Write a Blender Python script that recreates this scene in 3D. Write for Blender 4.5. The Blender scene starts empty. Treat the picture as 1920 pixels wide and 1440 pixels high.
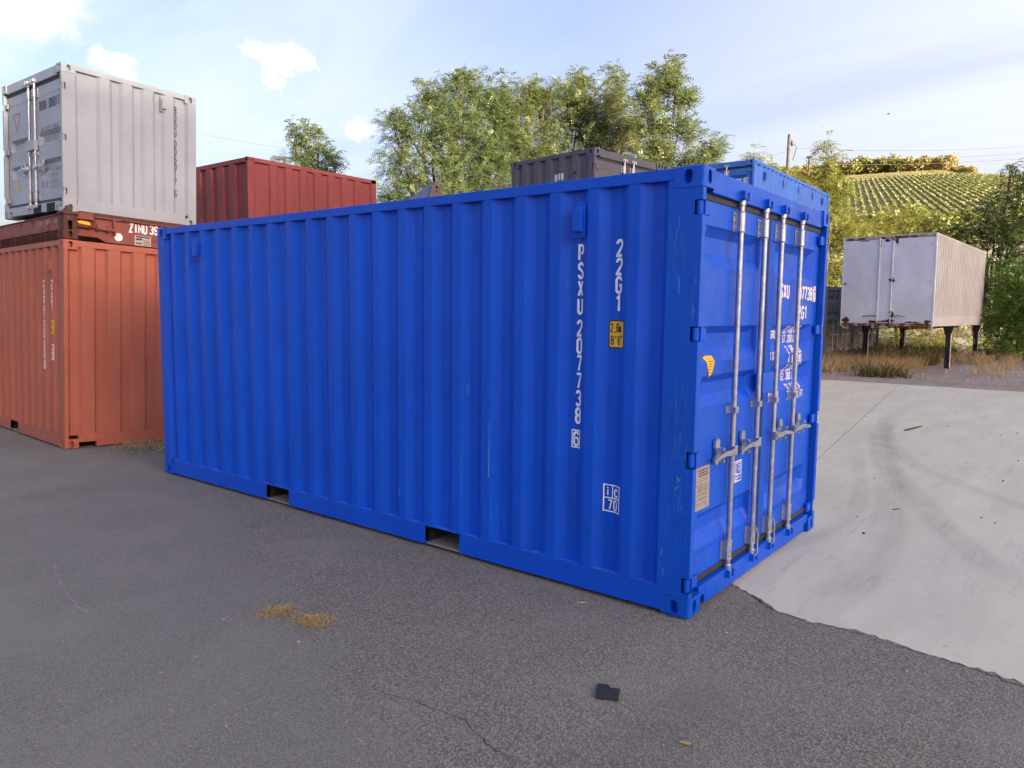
import bpy, math, random
import numpy as np
from mathutils import Matrix, Vector
R = math.radians
random.seed(7); RNG = np.random.default_rng(11)
scene = bpy.context.scene
C = scene.collection

# ------------------------------------------------------------------ camera
CAM = np.array([1.7509, -3.9221, 1.7762]); YAW, PITCH, ROLL, FPX = 0.663835, -0.097867, 0.012083, 1396.64
_f = np.array([-math.sin(YAW)*math.cos(PITCH), math.cos(YAW)*math.cos(PITCH), math.sin(PITCH)])
_r = np.array([math.cos(YAW), math.sin(YAW), 0.0]); _u = np.cross(_r, _f)
_r, _u = math.cos(ROLL)*_r+math.sin(ROLL)*_u, -math.sin(ROLL)*_r+math.cos(ROLL)*_u
cd = bpy.data.cameras.new('camera'); cam = bpy.data.objects.new('camera', cd); C.objects.link(cam)
cd.sensor_width = 36; cd.lens = FPX/1920*36; cd.clip_start = .05; cd.clip_end = 4000
cam.matrix_world = Matrix(((_r[0], _u[0], -_f[0], CAM[0]), (_r[1], _u[1], -_f[1], CAM[1]), (_r[2], _u[2], -_f[2], CAM[2]), (0, 0, 0, 1)))
scene.camera = cam
def ray(px, py): return _f+_r*(px-960)/FPX-_u*(py-720)/FPX
def at(px, py, dep): return CAM+ray(px, py)*dep            # a survey point: sight line + distance
def onground(px, py, z=0.0):
    d = ray(px, py); return CAM+d*((z-CAM[2])/d[2])

# ------------------------------------------------------------------ world, sun, exposure
SUN_AZ = (1.0, -0.15); SUN_EL = R(11)
vs = scene.view_settings
vs.view_transform = 'Standard'; vs.look = 'None'; vs.gamma = 1; vs.use_curve_mapping = False
vs.exposure = 2.15
vs.use_white_balance = True; vs.white_balance_temperature = 6500; vs.white_balance_tint = 10
w = bpy.data.worlds.new('World'); scene.world = w; w.use_nodes = True
wt = w.node_tree; wt.nodes.clear()
class NT:
    def __init__(s, tree): s.t = tree
    def n(s, typ, ins=None, **kw):
        nd = s.t.nodes.new(typ)
        for k, v in kw.items(): setattr(nd, k, v)
        for k, v in (ins or {}).items():
            if hasattr(v, 'is_linked') or isinstance(v, bpy.types.NodeSocket): s.t.links.new(v, nd.inputs[k])
            else: nd.inputs[k].default_value = v
        return nd
    def math(s, op, a, b=0.0, c=None, clamp=False):
        ins = {0: a, 1: b}
        if c is not None: ins[2] = c
        return s.n('ShaderNodeMath', ins, operation=op, use_clamp=clamp).outputs[0]
    def noise(s, vec, scale, detail=4, rough=.5, lac=2.0, dist=0.0):
        return s.n('ShaderNodeTexNoise', {'Vector': vec, 'Scale': scale, 'Detail': detail, 'Roughness': rough, 'Lacunarity': lac, 'Distortion': dist}).outputs['Fac']
    def ramp(s, fac, lo, hi, a=0.0, b=1.0):
        return s.n('ShaderNodeMapRange', {0: fac, 1: lo, 2: hi, 3: a, 4: b}, clamp=True, interpolation_type='SMOOTHSTEP').outputs[0]
    def mix(s, fac, a, b):
        nd = s.n('ShaderNodeMix', data_type='RGBA')
        for sock, v in ((nd.inputs[0], fac), (nd.inputs[6], a), (nd.inputs[7], b)):
            if isinstance(v, bpy.types.NodeSocket): s.t.links.new(v, sock)
            else: sock.default_value = v if not isinstance(v, (tuple, list)) else (tuple(v)+(1,))[:4]
        return nd.outputs[2]
W_ = NT(wt)
sky = W_.n('ShaderNodeTexSky', sky_type='NISHITA', sun_disc=False, sun_elevation=SUN_EL, sun_rotation=math.atan2(SUN_AZ[0], SUN_AZ[1]), altitude=200, air_density=1.0, dust_density=6.5, ozone_density=1.0)
tc = W_.n('ShaderNodeTexCoord').outputs['Generated']
sep = W_.n('ShaderNodeSeparateXYZ', {0: tc})
# thin high cloud veil and streaks over the whole dome, laid on a flat cloud layer
zz = W_.math('MAXIMUM', W_.math('ADD', sep.outputs[2], .10), .04)
cu = W_.math('DIVIDE', sep.outputs[0], zz); cv = W_.math('DIVIDE', sep.outputs[1], zz)
layer = W_.n('ShaderNodeCombineXYZ', {0: cu, 1: cv}).outputs[0]
mp = W_.n('ShaderNodeMapping', {'Vector': layer, 'Rotation': (0, 0, R(58)), 'Scale': (.22, .95, 1)}).outputs[0]
c1 = W_.noise(mp, 1.1, 7, .58, dist=.6)
streak = W_.ramp(c1, .46, .72)
c2 = W_.noise(layer, .33, 3, .5)
veil = W_.math('MULTIPLY', streak, W_.ramp(c2, .38, .62, .12, 1.0))
low = W_.ramp(sep.outputs[2], .0, .36, .08, .0)            # milky air towards the horizon
front = W_.ramp(W_.math('ADD', W_.math('MULTIPLY', sep.outputs[0], .50), W_.math('MULTIPLY', sep.outputs[1], .866)), .25, .98)   # a sheet of high cloud covers the eastern sky
sheet = W_.math('MULTIPLY', front, W_.ramp(c1, .25, .70, .55, 1.0))
cirrus = W_.math('MAXIMUM', W_.math('MULTIPLY', veil, .60), W_.math('MULTIPLY', sheet, .92))
# fair-weather cumulus puffs
def puff(dirs):
    tot = None
    wob = W_.n('ShaderNodeTexNoise', {'Vector': tc, 'Scale': 26.0, 'Detail': 9.0, 'Roughness': .68})
    off = W_.n('ShaderNodeVectorMath', {0: wob.outputs['Color'], 1: (.5, .5, .5)}, operation='SUBTRACT').outputs[0]
    off = W_.n('ShaderNodeVectorMath', {0: off, 3: .075}, operation='SCALE').outputs[0]
    tcw = W_.n('ShaderNodeVectorMath', {0: tc, 1: off}, operation='ADD').outputs[0]
    for (d, r, flat) in dirs:
        v = W_.n('ShaderNodeVectorMath', {0: tcw, 1: tuple(d)}, operation='SUBTRACT').outputs[0]
        v = W_.n('ShaderNodeVectorMath', {0: v, 1: (1, 1, flat)}, operation='MULTIPLY').outputs[0]
        ln = W_.n('ShaderNodeVectorMath', {0: v}, operation='LENGTH').outputs['Value']
        m = W_.ramp(ln, r*1.25, r*.25)
        tot = m if tot is None else W_.math('MAXIMUM', tot, m)
    return tot
def ndir(px, py):
    d = ray(px, py); return d/np.linalg.norm(d)
puffs = [(ndir(492, 96), .020, 1.3), (ndir(545, 103), .024, 1.6), (ndir(515, 108), .018, 1.3), (ndir(512, 138), .015, 1.2), (ndir(572, 118), .014, 1.5), (ndir(25, 12), .050, 1.5), (ndir(80, 22), .045, 1.6),
         (ndir(205, 116), .025, 1.8), (ndir(225, 138), .020, 2.2), (ndir(672, 245), .022, 1.6)]
rs = random.Random(3)
for k in range(12):
    a = rs.uniform(R(75), R(345)); e = rs.uniform(R(14), R(50))   # azimuth counted from +Y towards -X, beyond the frame
    puffs.append(((-math.sin(a)*math.cos(e), math.cos(a)*math.cos(e), math.sin(e)), rs.uniform(.04, .09), rs.uniform(1.3, 2)))
cum = puff(puffs)
cloudcol = W_.n('ShaderNodeMix', data_type='RGBA')
base = W_.n('ShaderNodeVectorMath', {0: sky.outputs[0], 1: (.92, .835, 1.04)}, operation='MULTIPLY').outputs[0]
haze_c = W_.mix(low, base, (1.95, 2.2, 2.5))
c_a = W_.mix(cirrus, haze_c, (2.55, 2.62, 2.65))
c_b = W_.mix(W_.math('MULTIPLY', cum, .92), c_a, (2.9, 2.75, 2.65))
bg = W_.n('ShaderNodeBackground', {'Color': c_b, 'Strength': .10})
wo = W_.n('ShaderNodeOutputWorld'); wt.links.new(bg.outputs[0], wo.inputs[0])
sd = bpy.data.lights.new('sun', 'SUN'); sd.energy = 5.0; sd.angle = R(.6); sd.color = (1, .86, .66)
sun = bpy.data.objects.new('sun', sd); C.objects.link(sun)
sv = Vector((SUN_AZ[0], SUN_AZ[1], 0)).normalized()*math.cos(SUN_EL)+Vector((0, 0, math.sin(SUN_EL)))
sun.rotation_euler = sv.to_track_quat('Z', 'Y').to_euler(); sun.location = (60, 0, 60)

# ------------------------------------------------------------------ materials
def material(name):
    m = bpy.data.materials.new(name); m.use_nodes = True; t = m.node_tree
    return m, NT(t), t.nodes['Principled BSDF']
def link(nt, a, b): nt.t.links.new(a, b)
def bump(nt, b, h, strength, dist):
    bp = nt.n('ShaderNodeBump', {'Height': h, 'Strength': strength, 'Distance': dist}); link(nt, bp.outputs[0], b.inputs['Normal'])
def plain(name, col, rough=.6, metal=0.0, var=.12, scale=6.0):
    m, nt, b = material(name)
    co = nt.n('ShaderNodeTexCoord').outputs['Object']
    f = nt.ramp(nt.noise(co, scale, 5, .6), .3, .7)
    lo = tuple(c*(1-var) for c in col); hi = tuple(min(1, c*(1+var)) for c in col)
    link(nt, nt.mix(f, lo, hi), b.inputs['Base Color'])
    b.inputs['Roughness'].default_value = rough; b.inputs['Metallic'].default_value = metal
    return m
def paint(name, col, rough=.42, worn=None, worn_amt=.0, dust=.0, rust=0.0, dents=.35):
    """painted steel: faint tone drift, fine scuffs of another colour, dust, rust blooms, slightly wavy sheet"""
    m, nt, b = material(name)
    co = nt.n('ShaderNodeTexCoord').outputs['Object']
    f = nt.ramp(nt.noise(co, 1.3, 6, .62), .3, .72)
    c = nt.mix(f, tuple(x*.9 for x in col), tuple(min(1, x*1.08) for x in col))
    if dust:
        mp = nt.n('ShaderNodeMapping', {'Vector': co, 'Scale': (9, 9, .7)}).outputs[0]
        d = nt.math('MULTIPLY', nt.ramp(nt.noise(mp, 1.6, 6, .65), .42, .8), dust)
        c = nt.mix(d, c, (.34, .31, .28))
    if worn_amt:
        mp = nt.n('ShaderNodeMapping', {'Vector': co, 'Scale': (34, 34, 2.4)}).outputs[0]
        s = nt.ramp(nt.noise(mp, 1.0, 5, .75), .60, .70)
        area = nt.ramp(nt.noise(co, 1.9, 3, .5), .50, .64)
        mp2 = nt.n('ShaderNodeMapping', {'Vector': co, 'Scale': (3, 3, 22), 'Rotation': (0, R(14), 0)}).outputs[0]
        s2 = nt.ramp(nt.noise(mp2, 1.3, 4, .7), .69, .74)
        k = nt.math('MULTIPLY', nt.math('MAXIMUM', nt.math('MULTIPLY', s, area), nt.math('MULTIPLY', s2, nt.math('MULTIPLY', area, .6))), worn_amt)
        c = nt.mix(k, c, worn)
    if rust:
        r = nt.ramp(nt.noise(co, 4.5, 8, .68), .70-rust*.25, .80-rust*.22)
        rc = nt.mix(nt.noise(co, 40, 4), (.05, .018, .010), (.22, .075, .03))
        c = nt.mix(r, c, rc)
        link(nt, nt.math('ADD', nt.math('MULTIPLY', r, .4), rough, clamp=True), b.inputs['Roughness'])
    else:
        rr = nt.ramp(nt.noise(co, 7, 5, .6), .3, .7, rough-.06, rough+.08)
        link(nt, rr, b.inputs['Roughness'])
    link(nt, c, b.inputs['Base Color'])
    mpd = nt.n('ShaderNodeMapping', {'Vector': co, 'Scale': (1, 1, .55)}).outputs[0]
    bump(nt, b, nt.noise(mpd, 5.5, 3, .5), dents, .006)
    b.inputs['Specular IOR Level'].default_value = .27
    return m
M = {}
M['blue'] = paint('blue paint', (.001, .086, .63), .41, (.05, .30, .75), .55, dust=.02)
M['blue_worn'] = paint('scuffed blue paint', (.001, .088, .60), .42, (.10, .42, .72), 1.0, dust=.03)
M['ledge'] = paint('dusty skylit blue ledge', (.03, .14, .62), .6, dust=.6)  # dust plus sky light on the flange put into this paler blue
M['blue2'] = paint('light baked second blue', (.055, .19, .66), .5, dust=.04)  # paler blue: light on the far container put into its colour
M['orange'] = paint('red oxide orange paint', (.42, .130, .080), .55, (.30, .16, .12), .5, dust=.12)
M['greypaint'] = paint('light grey paint', (.375, .43, .475), .5, (.40, .39, .38), .4, dust=.06)
M['maroon'] = paint('maroon paint', (.235, .055, .056), .55, (.33, .16, .15), .5, dust=.08)
M['darkgrey'] = paint('graphite paint', (.098, .103, .132), .5, dust=.07)
M['midgrey'] = paint('mid grey paint', (.30, .29, .29), .55, dust=.1)
M['flatrack'] = paint('brown red rack paint', (.26, .080, .060), .65, dust=.15, rust=.55)
M['rackrust'] = paint('rusty rack iron', (.11, .045, .032), .8, dust=.2, rust=.8)
M['swapdoor'] = paint('white door paint', (.66, .70, .755), .5, (.42, .40, .38), .5, dust=.10, rust=.02)  # white with the shaded door end's bluish cast put into it
M['swapside'] = paint('cream side paint', (.47, .475, .455), .55, (.5, .42, .32), .6, dust=.22, rust=.04)
M['swaprust'] = paint('rotten white sill', (.40, .35, .31), .8, dust=.2, rust=1.15)
M['rustflat'] = plain('flaking rust', (.085, .030, .016), .95, var=.6, scale=14)
M['legblack'] = paint('black leg paint', (.016, .017, .022), .6, dust=.12, rust=.2)
M['gasket'] = plain('black rubber seal', (.030, .030, .031), .55)
M['rubber'] = plain('grey black rubber', (.022, .022, .027), .7, scale=40)
M['black'] = plain('black shade and soil', (.012, .012, .014), .8)  # colours soil crumbs; elsewhere paints shade in pockets, slots and holes
M['white'] = plain('white marking vinyl', (.92, .92, .92), .5, var=.04)
M['black_mark'] = plain('black marking vinyl', (.03, .03, .034), .5)
M['yellow'] = plain('yellow sticker', (.80, .48, .03), .45, var=.05)
M['faded'] = plain('faded sticker', (.55, .43, .25), .6)
M['red_mark'] = plain('red marking vinyl', (.40, .07, .06), .5)
M['greymark'] = plain('rubbed out marking', (.27, .27, .31), .6)
M['plate'] = plain('stamped steel plate', (.40, .37, .33), .45, .35, .15, 30)
M['navy'] = plain('navy marking', (.02, .07, .32), .5)
M['rope'] = plain('grey cord', (.38, .36, .33), .9)
M['wood'] = plain('weathered pole wood', (.075, .060, .050), .9, var=.3, scale=3)
M['wire'] = plain('dark wire', (.06, .06, .065), .6)
M['boom'] = paint('blue grey machine paint', (.085, .14, .30), .45, dust=.15)
M['boomlug'] = paint('tan lug paint', (.19, .15, .125), .6, dust=.2)
m, nt, b = material('galvanised steel')
co = nt.n('ShaderNodeTexCoord').outputs['Object']
vo = nt.n('ShaderNodeTexVoronoi', {'Vector': co, 'Scale': 60.0})
f = nt.ramp(nt.noise(co, 18, 6, .65), .3, .75)
link(nt, nt.mix(f, (.38, .41, .45), (.60, .63, .67)), b.inputs['Base Color'])
link(nt, nt.ramp(nt.noise(co, 25, 4), .3, .7, .34, .44), b.inputs['Roughness'])
b.inputs['Metallic'].default_value = .9; M['galv'] = m

# ground materials ---------------------------------------------------
m, nt, b = material('asphalt')
co = nt.n('ShaderNodeTexCoord').outputs['Object']
sepg = nt.n('ShaderNodeSeparateXYZ', {0: co})
big = nt.noise(co, .55, 5, .6)
# an older fine-graded lane on the left meets the coarser resurfaced strip along a wandering edge
ln = nt.math('ADD', nt.math('MULTIPLY', sepg.outputs[0], .42), nt.math('MULTIPLY', sepg.outputs[1], 1.0))
ln = nt.math('ADD', ln, nt.math('MULTIPLY', nt.math('SUBTRACT', nt.noise(co, 1.3, 6, .6), .5), 1.1))
coarse = nt.ramp(ln, -2.45, -1.95)
v1 = nt.n('ShaderNodeTexVoronoi', {'Vector': co, 'Scale': 125.0, 'Randomness': 1.0})
v2 = nt.n('ShaderNodeTexVoronoi', {'Vector': co, 'Scale': 280.0, 'Randomness': 1.0})
g1 = nt.n('ShaderNodeSeparateColor', {0: v1.outputs['Color']}).outputs[0]
g2 = nt.n('ShaderNodeSeparateColor', {0: v2.outputs['Color']}).outputs[1]
fine = nt.noise(co, 190, 4, .7)
grain = nt.math('ADD', nt.math('MULTIPLY', nt.ramp(g1, .25, 1.0), .6), nt.math('MULTIPLY', g2, .4))
bright = nt.ramp(g2, .93, 1.0)
ccoarse = nt.mix(grain, (0.076, 0.074, 0.060), (0.315, 0.312, 0.252))
ccoarse = nt.mix(nt.math('MULTIPLY', bright, .55), ccoarse, (.42, .40, .38))
cfine = nt.mix(nt.ramp(nt.math('ADD', nt.math('MULTIPLY', fine, .6), nt.math('MULTIPLY', g2, .4)), .25, .75), (0.097, 0.095, 0.081), (0.275, 0.273, 0.231))
mps = nt.n('ShaderNodeMapping', {'Vector': co, 'Scale': (1.5, 16, 1), 'Rotation': (0, 0, R(-22))}).outputs[0]
scr = nt.math('MULTIPLY', nt.ramp(nt.noise(mps, 2.4, 5, .7), .70, .76), nt.ramp(nt.noise(co, 1.1, 3, .5), .46, .60))
cfine = nt.mix(nt.math('MULTIPLY', scr, .45), cfine, (.42, .38, .36))
v3 = nt.n('ShaderNodeTexVoronoi', {'Vector': co, 'Scale': 38.0, 'Randomness': 1.0}); g3 = nt.n('ShaderNodeSeparateColor', {0: v3.outputs['Color']}).outputs[2]
fleck = nt.math('MULTIPLY', nt.ramp(g3, .955, .965), nt.ramp(v3.outputs['Distance'], .30, .18))
c = nt.mix(coarse, cfine, ccoarse)
c = nt.mix(nt.math('MULTIPLY', fleck, .55), c, (.45, .42, .38))
st = nt.ramp(nt.noise(co, .9, 6, .68, dist=.8), .40, .72)
c = nt.mix(nt.math('MULTIPLY', st, .50), c, (0.247, 0.245, 0.204))
dk = nt.ramp(nt.noise(co, .42, 4, .6, dist=.4), .55, .75)
c = nt.mix(nt.math('MULTIPLY', dk, .50), c, (0.100, 0.099, 0.084))
dusty = nt.ramp(nt.noise(co, 2.6, 7, .7), .60, .80)
c = nt.mix(nt.math('MULTIPLY', dusty, .28), c, (.330, .310, .257))
link(nt, c, b.inputs['Base Color']); b.inputs['Roughness'].default_value = .86
hh = nt.math('ADD', nt.math('MULTIPLY', v1.outputs['Distance'], nt.math('MULTIPLY', coarse, 1.0)), nt.math('MULTIPLY', fine, .25))
bump(nt, b, hh, .55, .006); M['asphalt'] = m

m, nt, b = material('concrete')
co = nt.n('ShaderNodeTexCoord').outputs['Object']
mpc = nt.n('ShaderNodeMapping', {'Vector': co, 'Scale': (1.0, .22, 1), 'Rotation': (0, 0, R(-62))}).outputs[0]
a1 = nt.ramp(nt.noise(mpc, 2.2, 7, .65), .3, .72)
a2 = nt.ramp(nt.noise(co, .45, 6, .62), .3, .7)
a3 = nt.noise(co, 160, 3, .6)
c = nt.mix(a1, (0.530, 0.535, 0.418), (0.633, 0.647, 0.510))
c = nt.mix(nt.math('MULTIPLY', a2, .45), c, (.512, .495, .432))
c = nt.mix(nt.math('MULTIPLY', nt.ramp(a3, .55, .8), .35), c, (.30, .285, .27))
c = nt.mix(nt.math('MULTIPLY', nt.ramp(nt.noise(co, 3.2, 8, .75), .54, .78), .55), c, (.30, .29, .285))
mpd = nt.n('ShaderNodeMapping', {'Vector': co, 'Scale': (5, .5, 1), 'Rotation': (0, 0, R(-55))}).outputs[0]
c = nt.mix(nt.math('MULTIPLY', nt.ramp(nt.noise(mpd, 1.5, 7, .74), .54, .72), .40), c, (.27, .26, .26))
v4 = nt.n('ShaderNodeTexVoronoi', {'Vector': co, 'Scale': 9.0}); g4 = nt.n('ShaderNodeSeparateColor', {0: v4.outputs['Color']}).outputs[0]
pit = nt.math('MULTIPLY', nt.ramp(g4, .86, .88), nt.ramp(v4.outputs['Distance'], .16, .05))
c = nt.mix(nt.math('MULTIPLY', pit, .5), c, (.20, .185, .17))
link(nt, c, b.inputs['Base Color']); b.inputs['Roughness'].default_value = .8
bump(nt, b, nt.math('ADD', nt.math('MULTIPLY', a3, .4), nt.noise(co, 12, 5, .6)), .28, .004); M['concrete'] = m

m, nt, b = material('tyre rubber film')
co = nt.n('ShaderNodeTexCoord').outputs['UV']
obj = nt.n('ShaderNodeTexCoord').outputs['Object']
su = nt.n('ShaderNodeSeparateXYZ', {0: co})
edge = nt.math('MULTIPLY', nt.ramp(su.outputs[1], 0.0, .30), nt.ramp(su.outputs[1], 1.0, .70))
ends = nt.math('MULTIPLY', nt.ramp(su.outputs[0], 0.0, .18), nt.ramp(su.outputs[0], 1.0, .75))
mpt = nt.n('ShaderNodeMapping', {'Vector': co, 'Scale': (1.2, 14, 1)}).outputs[0]
stw = nt.ramp(nt.noise(mpt, 1.2, 4, .6), .25, .75, .25, 1.0)
al = nt.math('MULTIPLY', nt.math('MULTIPLY', edge, ends), nt.math('MULTIPLY', stw, nt.ramp(nt.noise(obj, 1.7, 5, .6), .3, .7, .45, 1.0)))
b.inputs['Base Color'].default_value = (.16, .16, .17, 1); b.inputs['Roughness'].default_value = .8
link(nt, nt.math('MULTIPLY', al, .15), b.inputs['Alpha']); M['tyre'] = m

m, nt, b = material('gravel')
co = nt.n('ShaderNodeTexCoord').outputs['Object']
v1 = nt.n('ShaderNodeTexVoronoi', {'Vector': co, 'Scale': 26.0}); g1 = nt.n('ShaderNodeSeparateColor', {0: v1.outputs['Color']}).outputs[0]
c = nt.mix(g1, (.20, .175, .155), (.42, .385, .35))
c = nt.mix(nt.ramp(nt.noise(co, .5, 5, .6), .45, .65), c, (.30, .235, .16))
link(nt, c, b.inputs['Base Color']); b.inputs['Roughness'].default_value = .95
bump(nt, b, v1.outputs['Distance'], .8, .03); M['gravel'] = m

m, nt, b = material('hill soil and grass')
co = nt.n('ShaderNodeTexCoord').outputs['Object']
a = nt.ramp(nt.noise(co, .06, 6, .65), .35, .65); a2 = nt.noise(co, 1.3, 6, .7)
c = nt.mix(a, (.44, .39, .24), (.34, .33, .17)); c = nt.mix(nt.math('MULTIPLY', a2, .5), c, (.50, .44, .29))  # soil and grass paled, distance haze put into the colour
link(nt, c, b.inputs['Base Color']); b.inputs['Roughness'].default_value = 1.0
bump(nt, b, a2, .6, .2); M['terrain'] = m

def leafmat(name, c1, c2, c3, trans=.35):
    m, nt, b = material(name)
    geo = nt.n('ShaderNodeNewGeometry')
    rnd = geo.outputs['Random Per Island']
    co = nt.n('ShaderNodeTexCoord').outputs['Object']
    c = nt.mix(nt.ramp(rnd, .1, .8), c1, c2)
    c = nt.mix(nt.math('MULTIPLY', nt.ramp(nt.noise(co, .8, 4, .6), .45, .70), .8), c, c3)
    dif = nt.n('ShaderNodeBsdfDiffuse', {'Color': c}); tr = nt.n('ShaderNodeBsdfTranslucent', {'Color': c})
    gl = nt.n('ShaderNodeBsdfGlossy', {'Color': (.9, .95, .9, 1), 'Roughness': .45})
    mx = nt.n('ShaderNodeMixShader', {0: trans, 1: dif.outputs[0], 2: tr.outputs[0]})
    mx2 = nt.n('ShaderNodeMixShader', {0: .03, 1: mx.outputs[0], 2: gl.outputs[0]})
    out = nt.t.nodes['Material Output']; link(nt, mx2.outputs[0], out.inputs[0])
    nt.t.nodes.remove(b); return m
M['leaf'] = leafmat('locust leaf', (.12, .175, .065), (.22, .28, .11), (.23, .265, .105), .58)
M['leaf_y'] = leafmat('yellowing locust leaf', (.145, .19, .065), (.24, .285, .105), (.26, .26, .10), .58)
M['leaf_d'] = leafmat('shade dark leaf', (.022, .042, .014), (.045, .070, .022), (.055, .060, .020))  # the right-hand tree's shade put into its leaf colour
M['leaf_g'] = leafmat('fresh green leaf', (.11, .21, .035), (.20, .34, .065), (.16, .27, .055), .5)
M['leaf_b'] = leafmat('hedge leaf', (.15, .185, .035), (.28, .30, .055), (.30, .22, .07), .5)
M['vine'] = leafmat('vine leaf', (.22, .245, .085), (.30, .31, .12), (.33, .31, .14), .3)  # leaf colours paled to carry the hill's haze
M['vine_y'] = leafmat('yellow vine leaf', (.32, .29, .13), (.40, .36, .18), (.36, .30, .14), .3)  # yellow leaves paled for the same hill haze
M['aut_o'] = leafmat('orange autumn leaf', (.30, .215, .085), (.37, .28, .115), (.30, .27, .10), .3)
M['aut_y'] = leafmat('yellow autumn leaf', (.28, .24, .08), (.36, .31, .12), (.26, .25, .09), .3)
M['aut_g'] = leafmat('green autumn leaf', (.17, .20, .045), (.26, .28, .07), (.32, .27, .07), .3)
M['straw'] = leafmat('dry grass', (.46, .34, .17), (.62, .48, .26), (.38, .29, .15), .35)
M['moss'] = leafmat('dry moss', (.46, .34, .12), (.58, .42, .17), (.44, .22, .09), .2)
M['weed'] = leafmat('weed leaf', (.07, .09, .025), (.13, .13, .04), (.16, .12, .05), .3)
M['bark'] = plain('bark', (.085, .066, .048), .95, var=.35, scale=8)
M['stone'] = plain('pale stone', (.42, .40, .37), .9, var=.25, scale=20)

# ------------------------------------------------------------------ mesh helpers
def tag(o, label=None, cat=None, group=None, kind=None):
    if label: o['label'] = label
    if cat: o['category'] = cat
    if group: o['group'] = group
    if kind: o['kind'] = kind
    return o
def empty(name, loc=(0, 0, 0), rot=(0, 0, 0)):
    o = bpy.data.objects.new(name, None); o.empty_display_size = .2; C.objects.link(o)
    o.location = loc; o.rotation_euler = rot; return o
class MB:
    def __init__(s): s.v = []; s.f = []
    def add(s, vs, fs):
        n = len(s.v); s.v += [tuple(map(float, p)) for p in vs]; s.f += [tuple(i+n for i in f) for f in fs]; return s
    def box(s, x0, x1, y0, y1, z0, z1):
        return s.add([(x0, y0, z0), (x1, y0, z0), (x1, y1, z0), (x0, y1, z0), (x0, y0, z1), (x1, y0, z1), (x1, y1, z1), (x0, y1, z1)],
                     [(3, 2, 1, 0), (4, 5, 6, 7), (0, 1, 5, 4), (1, 2, 6, 5), (2, 3, 7, 6), (3, 0, 4, 7)])
    def prism(s, poly, fn, d0, d1):           # 2-D outline extruded from d0 to d1 through fn(u, v, d)
        n = len(poly)
        vs = [fn(u, v, d0) for u, v in poly]+[fn(u, v, d1) for u, v in poly]
        return s.add(vs, [tuple(range(n-1, -1, -1)), tuple(range(n, 2*n))]+[(i, (i+1) % n, n+(i+1) % n, n+i) for i in range(n)])
    def tube(s, pts, r, n=10, cap=True):
        pts = [np.array(p, float) for p in pts]
        rr = r if isinstance(r, (list, tuple)) else [r]*len(pts)
        rings = []; prev = None
        for i, p in enumerate(pts):
            t = pts[min(i+1, len(pts)-1)]-pts[max(i-1, 0)]; t = t/(np.linalg.norm(t)+1e-9)
            a = np.array((0, 0, 1.0)) if abs(t[2]) < .9 else np.array((1.0, 0, 0))
            if prev is not None: a = prev
            e1 = a-t*(a@t); e1 /= np.linalg.norm(e1)+1e-9; e2 = np.cross(t, e1); prev = e1
            rings.append([p+rr[i]*(math.cos(2*math.pi*k/n)*e1+math.sin(2*math.pi*k/n)*e2) for k in range(n)])
        vs = [q for ring in rings for q in ring]; fs = []
        for i in range(len(pts)-1):
            for k in range(n): fs.append((i*n+k, i*n+(k+1) % n, (i+1)*n+(k+1) % n, (i+1)*n+k))
        if cap: fs += [tuple(range(n-1, -1, -1)), tuple(range((len(pts)-1)*n, len(pts)*n))]
        return s.add(vs, fs)
    def lathe(s, c, axis, prof, n=14):        # prof: (distance along axis, radius)
        ax = {'x': (1, 0, 0), 'y': (0, 1, 0), 'z': (0, 0, 1)}[axis]
        return s.tube([tuple(c[i]+ax[i]*t for i in range(3)) for t, _ in prof], [r for _, r in prof], n)
    def build(s, name, mat, parent=None, bevel=0, smooth=False):
        me = bpy.data.meshes.new(name); me.from_pydata(s.v, [], s.f); me.materials.append(M[mat] if isinstance(mat, str) else mat)
        if smooth:
            me.polygons.foreach_set('use_smooth', [True]*len(me.polygons))
            try: me.set_sharp_from_angle(angle=R(40))
            except Exception: pass
        me.update()
        o = bpy.data.objects.new(name, me); C.objects.link(o)
        if parent: o.parent = parent
        if bevel:
            md = o.modifiers.new('edge', 'BEVEL'); md.width = bevel; md.segments = 2; md.limit_method = 'ANGLE'; md.angle_limit = R(50)
        return o
def quadmesh(name, V, mat, parent=None):      # V: (n,4,3) array of separate quads
    V = np.asarray(V, np.float32); n = len(V)
    me = bpy.data.meshes.new(name)
    me.vertices.add(n*4); me.vertices.foreach_set('co', V.reshape(-1))
    me.loops.add(n*4); me.loops.foreach_set('vertex_index', np.arange(n*4, dtype=np.int32))
    me.polygons.add(n); me.polygons.foreach_set('loop_start', np.arange(0, n*4, 4, dtype=np.int32))
    try: me.polygons.foreach_set('loop_total', np.full(n, 4, np.int32))
    except Exception: pass
    me.materials.append(M[mat] if isinstance(mat, str) else mat)
    me.update(calc_edges=True); me.validate()
    o = bpy.data.objects.new(name, me); C.objects.link(o)
    if parent: o.parent = parent
    return o
def dup(root, loc=None, rot=None):
    r = root.copy(); C.objects.link(r)
    if loc is not None: r.location = loc
    if rot is not None: r.rotation_euler = rot
    for ch in root.children:
        c = ch.copy(); C.objects.link(c); c.parent = r
        for g in ch.children:
            d = g.copy(); C.objects.link(d); d.parent = c
    return r

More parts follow.
